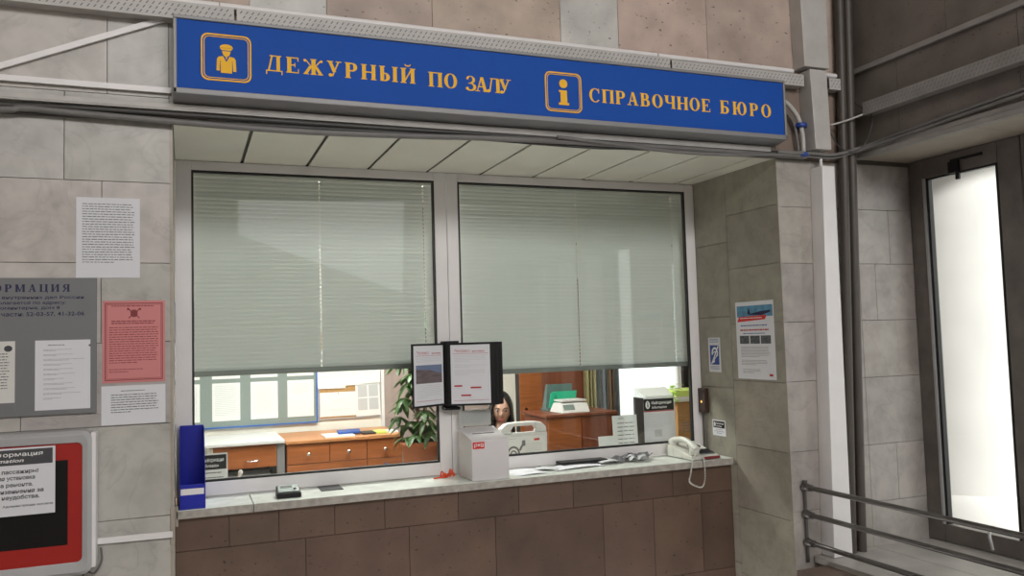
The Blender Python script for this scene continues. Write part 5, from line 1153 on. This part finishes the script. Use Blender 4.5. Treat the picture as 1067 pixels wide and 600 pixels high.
# curtain by the office window
cu = thing('curtain', 'yellow and grey lace curtain left of the bright office window', 'curtain', (3.56, 3.45, 2.5))
def drape(x0, x1, m, y, amp, nw, name):
    n = 60; mb = MB(); vs = []
    for i in range(n + 1):
        s_ = i / n; yy = y + amp * math.sin(s_ * nw * 2 * PI) + 0.3 * amp * math.sin(s_ * nw * 4.7 * PI)
        vs += [(x0 + (x1 - x0) * s_, yy, 0.10), (x0 + (x1 - x0) * s_ * 0.98, yy, 2.50)]
    mb.add(vs, [(2 * i, 2 * i + 2, 2 * i + 3, 2 * i + 1) for i in range(n)], 0, None, True)
    o = mb.build(name, M[m], cu); sd = o.modifiers.new('thick', 'SOLIDIFY'); sd.thickness = 0.002
drape(3.425, 3.535, 'curtain', 3.42, 0.020, 3, 'yellow_panel'); drape(3.515, 3.70, 'sheer', 3.45, 0.012, 4, 'lace_panel'); drape(3.665, 3.725, 'curtbrown', 3.42, 0.014, 2, 'brown_panel'); drape(3.715, 3.80, 'sheer', 3.46, 0.014, 2, 'lace_panel')
MB().tube([(3.37, 3.45, 2.515), (4.60, 3.45, 2.515)], 0.014, 10).build('rod', M['wooddark'], cu)

# ------------------------------------------------------------------ the clerk
HX, HY, HZ = 2.185, 2.30, 1.132           # between the eyes
yawf = math.radians(-19)                   # face turned a little to the left of straight out of the window
fdir = Vector((math.sin(yawf), -math.cos(yawf), 0)); sdir = Vector((math.cos(yawf), math.sin(yawf), 0))
def hp_(a, f, z): return Vector((HX, HY, HZ)) + sdir * a + fdir * f + Vector((0, 0, z))
def head_verts(nu=56, nv=44):
    vs = []
    for i in range(nv + 1):
        ph = PI * i / nv; cz = math.cos(ph); sn = math.sin(ph)
        for k in range(nu):
            t = 2 * PI * k / nu; a = sn * math.sin(t); f = sn * math.cos(t)   # t = 0 looks forward
            z = 0.118 * cz + 0.005
            wx = 0.073; wf = 0.088
            if cz < 0:
                q = -cz; wx *= 1 - 0.40 * q ** 1.6; wf *= 1 - 0.10 * q if f > 0 else 1 - 0.45 * q
            x = a * wx; y = f * wf - 0.088 + 0.0
            if f > 0:
                zz = z
                nose = math.exp(-(x / 0.011) ** 2) * max(0, 1 - abs((zz + 0.028) / 0.040)) 
                y += 0.018 * nose * (1.25 if zz < -0.02 else 0.8)
                for s_ in (-1, 1):
                    y -= 0.008 * math.exp(-((x - s_ * 0.031) / 0.014) ** 2 - ((zz + 0.0) / 0.011) ** 2)
                    y += 0.004 * math.exp(-((x - s_ * 0.036) / 0.018) ** 2 - ((zz + 0.040) / 0.018) ** 2)
                y += 0.005 * math.exp(-(x / 0.022) ** 2 - ((zz + 0.068) / 0.010) ** 2)
                y += 0.006 * math.exp(-(x / 0.02) ** 2 - ((zz + 0.100) / 0.014) ** 2)
                y += 0.003 * math.exp(-(x / 0.045) ** 2 - ((zz - 0.018) / 0.009) ** 2)
            vs.append(hp_(x, y + 0.006, z))
    fs = []
    for i in range(nv):
        for k in range(nu):
            q = (k + 1) % nu; fs.append((i * nu + k, (i + 1) * nu + k, (i + 1) * nu + q, i * nu + q))
    return vs, fs
def skin_mesh(nodes, edges, root, sub=2):
    me = bpy.data.meshes.new('tmp'); me.from_pydata([tuple(p) for p, _ in nodes], edges, [])
    o = bpy.data.objects.new('tmp', me); C.objects.link(o)
    o.modifiers.new('skin', 'SKIN'); 
    for i, (_, r) in enumerate(nodes):
        sv = me.skin_vertices[0].data[i]; sv.radius = (r, r) if not isinstance(r, tuple) else r; sv.use_root = (i == root)
    ss = o.modifiers.new('sub', 'SUBSURF'); ss.levels = sub; ss.render_levels = sub
    dg = bpy.context.evaluated_depsgraph_get(); ev = o.evaluated_get(dg); m2 = ev.to_mesh()
    vs = [v.co.copy() for v in m2.vertices]; fs = [tuple(p.vertices) for p in m2.polygons]
    ev.to_mesh_clear(); bpy.data.objects.remove(o); bpy.data.meshes.remove(me)
    return vs, fs
W = hp_
pel = W(0, -0.12, -0.70)
nodes = [(pel, 0.135), (W(0, -0.11, -0.52), 0.115), (W(0, -0.10, -0.36), 0.125), (W(0, -0.095, -0.225), 0.085), (W(0, -0.085, -0.13), 0.048), (W(0, -0.08, -0.06), 0.050)]
edges = [(0, 1), (1, 2), (2, 3), (3, 4), (4, 5)]
def limb(start, pts):
    prev = start
    for p, r in pts: nodes.append((p, r)); edges.append((prev, len(nodes) - 1)); prev = len(nodes) - 1
    return prev
for s_ in (-1, 1):
    limb(3, [(W(s_ * 0.165, -0.10, -0.255), 0.055), (W(s_ * 0.215, -0.06, -0.50), 0.042), (W(s_ * 0.14, 0.20, -0.52), 0.030)])
    limb(0, [(W(s_ * 0.10, -0.06, -0.72), 0.085), (W(s_ * 0.12, 0.33, -0.68), 0.062), (W(s_ * 0.12, 0.34, -0.98), 0.045), (W(s_ * 0.12, 0.32, -1.07), 0.036), (W(s_ * 0.12, 0.44, -1.10), 0.030)])
body_v, body_f = skin_mesh(nodes, edges, 0)
bm_ = MB().add(body_v, body_f, 0, None, True); hv, hf = head_verts(); bm_.add(hv, hf, 0, None, True)
for s_ in (-1, 1):                                     # ears and hands
    bm_.ball(W(s_ * 0.073, -0.09, -0.012), 0.009, 0.018, 0.030, 10, 8)
    wr_ = W(s_ * 0.14, 0.20, -0.52); hn = []; he = []
    palm0 = wr_; palm1 = W(s_ * 0.125, 0.27, -0.525); hn = [(palm0, (0.026, 0.018)), (palm1, (0.036, 0.014))]; he = [(0, 1)]
    v_, f_2 = skin_mesh(hn, he, 0, 1); bm_.add(v_, f_2, 0, None, True)
    for j, (da, L) in enumerate(((-0.027, 0.062), (-0.009, 0.075), (0.009, 0.070), (0.026, 0.055))):
        r0 = W(s_ * 0.125 + da, 0.265, -0.525); 
        v_, f_2 = skin_mesh([(r0, 0.009), (r0 + fdir * L * 0.55 + Vector((0, 0, 0.004)), 0.0085), (r0 + fdir * L * 0.85 - Vector((0, 0, 0.010)), 0.008), (r0 + fdir * L - Vector((0, 0, 0.022)), 0.006)], [(0, 1), (1, 2), (2, 3)], 0, 1); bm_.add(v_, f_2, 0, None, True)
    t0 = W(s_ * 0.125 - s_ * 0.02, 0.225, -0.525); v_, f_2 = skin_mesh([(t0, 0.011), (t0 - sdir * s_ * 0.03 + fdir * 0.03, 0.009), (t0 - sdir * s_ * 0.038 + fdir * 0.06, 0.007)], [(0, 1), (1, 2)], 0, 1); bm_.add(v_, f_2, 0, None, True)
person = bm_.build('person', M['skin'], loc=(HX, HY + 0.1, 0.0))
rmd = person.modifiers.new('join', 'REMESH'); rmd.mode = 'VOXEL'; rmd.voxel_size = 0.005; rmd.use_smooth_shade = True
smd = person.modifiers.new('smooth', 'SMOOTH'); smd.iterations = 2; smd.factor = 0.4
tag(person, 'dark haired person in black seated behind the right pane facing the window', 'person')
n0, e0 = nodes, edges; nodes = []; edges = []
nodes = [(pel, 0.150), (W(0, -0.11, -0.52), 0.128), (W(0, -0.10, -0.36), 0.138), (W(0, -0.095, -0.225), 0.096), (W(0, -0.088, -0.155), 0.058)]
edges = [(0, 1), (1, 2), (2, 3), (3, 4)]
for s_ in (-1, 1): limb(3, [(W(s_ * 0.165, -0.10, -0.255), 0.064), (W(s_ * 0.215, -0.06, -0.50), 0.052), (W(s_ * 0.145, 0.17, -0.52), 0.039)])
v_, f_2 = skin_mesh(nodes, edges, 0); MB().add(v_, f_2, 0, None, True).build('jacket', M['cloth'], person)
nodes = [(W(0, -0.12, -0.70), 0.148)]; edges = []
for s_ in (-1, 1): limb(0, [(W(s_ * 0.10, -0.06, -0.72), 0.094), (W(s_ * 0.12, 0.33, -0.68), 0.070), (W(s_ * 0.12, 0.34, -0.98), 0.055), (W(s_ * 0.12, 0.335, -1.04), 0.052)])
v_, f_2 = skin_mesh(nodes, edges, 0); MB().add(v_, f_2, 0, None, True).build('trousers', M['cloth'], person)
for s_ in (-1, 1): MB().ball(W(s_ * 0.12, 0.40, -1.097), 0.046, 0.10, 0.035, 14, 8).build('shoe', M['plblack'], person)
hm = MB(); vs = []; fs = []; na, nt_ = 40, 16
for i in range(nt_ + 1):
    for k in range(na + 1):
        s_ = i / nt_
        if s_ < 0.45:
            ph = s_ / 0.45 * PI * 0.5; lim = math.radians(0 if s_ < 0.18 else 50 * ((s_ - 0.18) / 0.27) ** 0.6); zz = 0.128 * math.cos(ph) + 0.008; rx, rf = 0.084 * math.sin(ph), 0.096 * math.sin(ph)
        else:
            q_ = (s_ - 0.45) / 0.55; lim = math.radians(50 + 10 * q_); zz = 0.008 - 0.20 * q_; rx, rf = 0.084 + 0.012 * q_, 0.096 - 0.01 * q_
        t = lim + (2 * PI - 2 * lim) * k / na; rp = 1 + 0.02 * math.sin(k * 2.1) * s_
        vs.append(W(rx * rp * math.sin(t), rf * rp * math.cos(t) - 0.088 + 0.008 * (1 if math.cos(t) > 0 else 0), zz))
for i in range(nt_):
    for k in range(na): a = i * (na + 1) + k; fs.append((a, a + na + 1, a + na + 2, a + 1))
hm.add(vs, fs, 0, None, True); ho = hm.build('hair', M['hair'], person); sd = ho.modifiers.new('thick', 'SOLIDIFY'); sd.thickness = 0.012; sd.offset = 0
for s_ in (-1, 1):
    ey = MB().ball(W(s_ * 0.031, -0.004, 0.0), 0.0135, 0.009, 0.0062, 12, 8).build('eye', M['eyew'], person)
    MB().ball(W(s_ * 0.031, 0.003, 0.0), 0.0060, 0.0035, 0.0058, 12, 8).build('iris', M['hair'], ey)
    MB().tube(spline([W(s_ * 0.016, 0.006, 0.016), W(s_ * 0.031, 0.005, 0.021), W(s_ * 0.047, -0.004, 0.016)], 4), 0.0028, 6).build('eyebrow', M['hair'], person)
MB().tube(spline([W(-0.021, -0.003, -0.068), W(-0.008, 0.009, -0.065), W(0, 0.010, -0.067), W(0.008, 0.009, -0.065), W(0.021, -0.003, -0.068)], 4), [0.002] + [0.0042] * 15 + [0.002], 8).tube(spline([W(-0.016, 0.001, -0.072), W(0, 0.010, -0.075), W(0.016, 0.001, -0.072)], 4), 0.0042, 8).build('lips', M['lip'], person)
oc = thing('office_chair', 'black office chair under the seated person', 'chair', (HX, HY + 0.12, 0))
ctr = W(0, -0.12, 0); cx_, cy_ = ctr.x, ctr.y
MB().box(cx_ - 0.22, cy_ - 0.24, 0.22, cx_ + 0.22, cy_ + 0.20, 0.272).build('seat', M['cloth'], oc, bevel=0.02)
MB().box(cx_ - 0.20, cy_ + 0.20, 0.45, cx_ + 0.20, cy_ + 0.25, 0.80).build('backrest', M['cloth'], oc, bevel=0.02)
MB().box(cx_ - 0.03, cy_ + 0.10, 0.19, cx_ + 0.03, cy_ + 0.28, 0.219).box(cx_ - 0.03, cy_ + 0.25, 0.22, cx_ + 0.03, cy_ + 0.28, 0.70).build('back_bar', M['plblack'], oc)
MB().tube([(cx_, cy_, 0.07), (cx_, cy_, 0.219)], 0.025, 12).build('column', M['plblack'], oc)
for k in range(5):
    a = k * 2 * PI / 5; lg_ = MB().tube([(cx_, cy_, 0.085), (cx_ + 0.26 * math.cos(a), cy_ + 0.26 * math.sin(a), 0.06)], 0.016).build('leg', M['plblack'], oc)
    MB().lathe((cx_ + 0.26 * math.cos(a), cy_ + 0.26 * math.sin(a), 0.025), [(0.025, -0.012), (0.025, 0.012)], 14, axis='x').build('castor', M['plblack'], lg_)
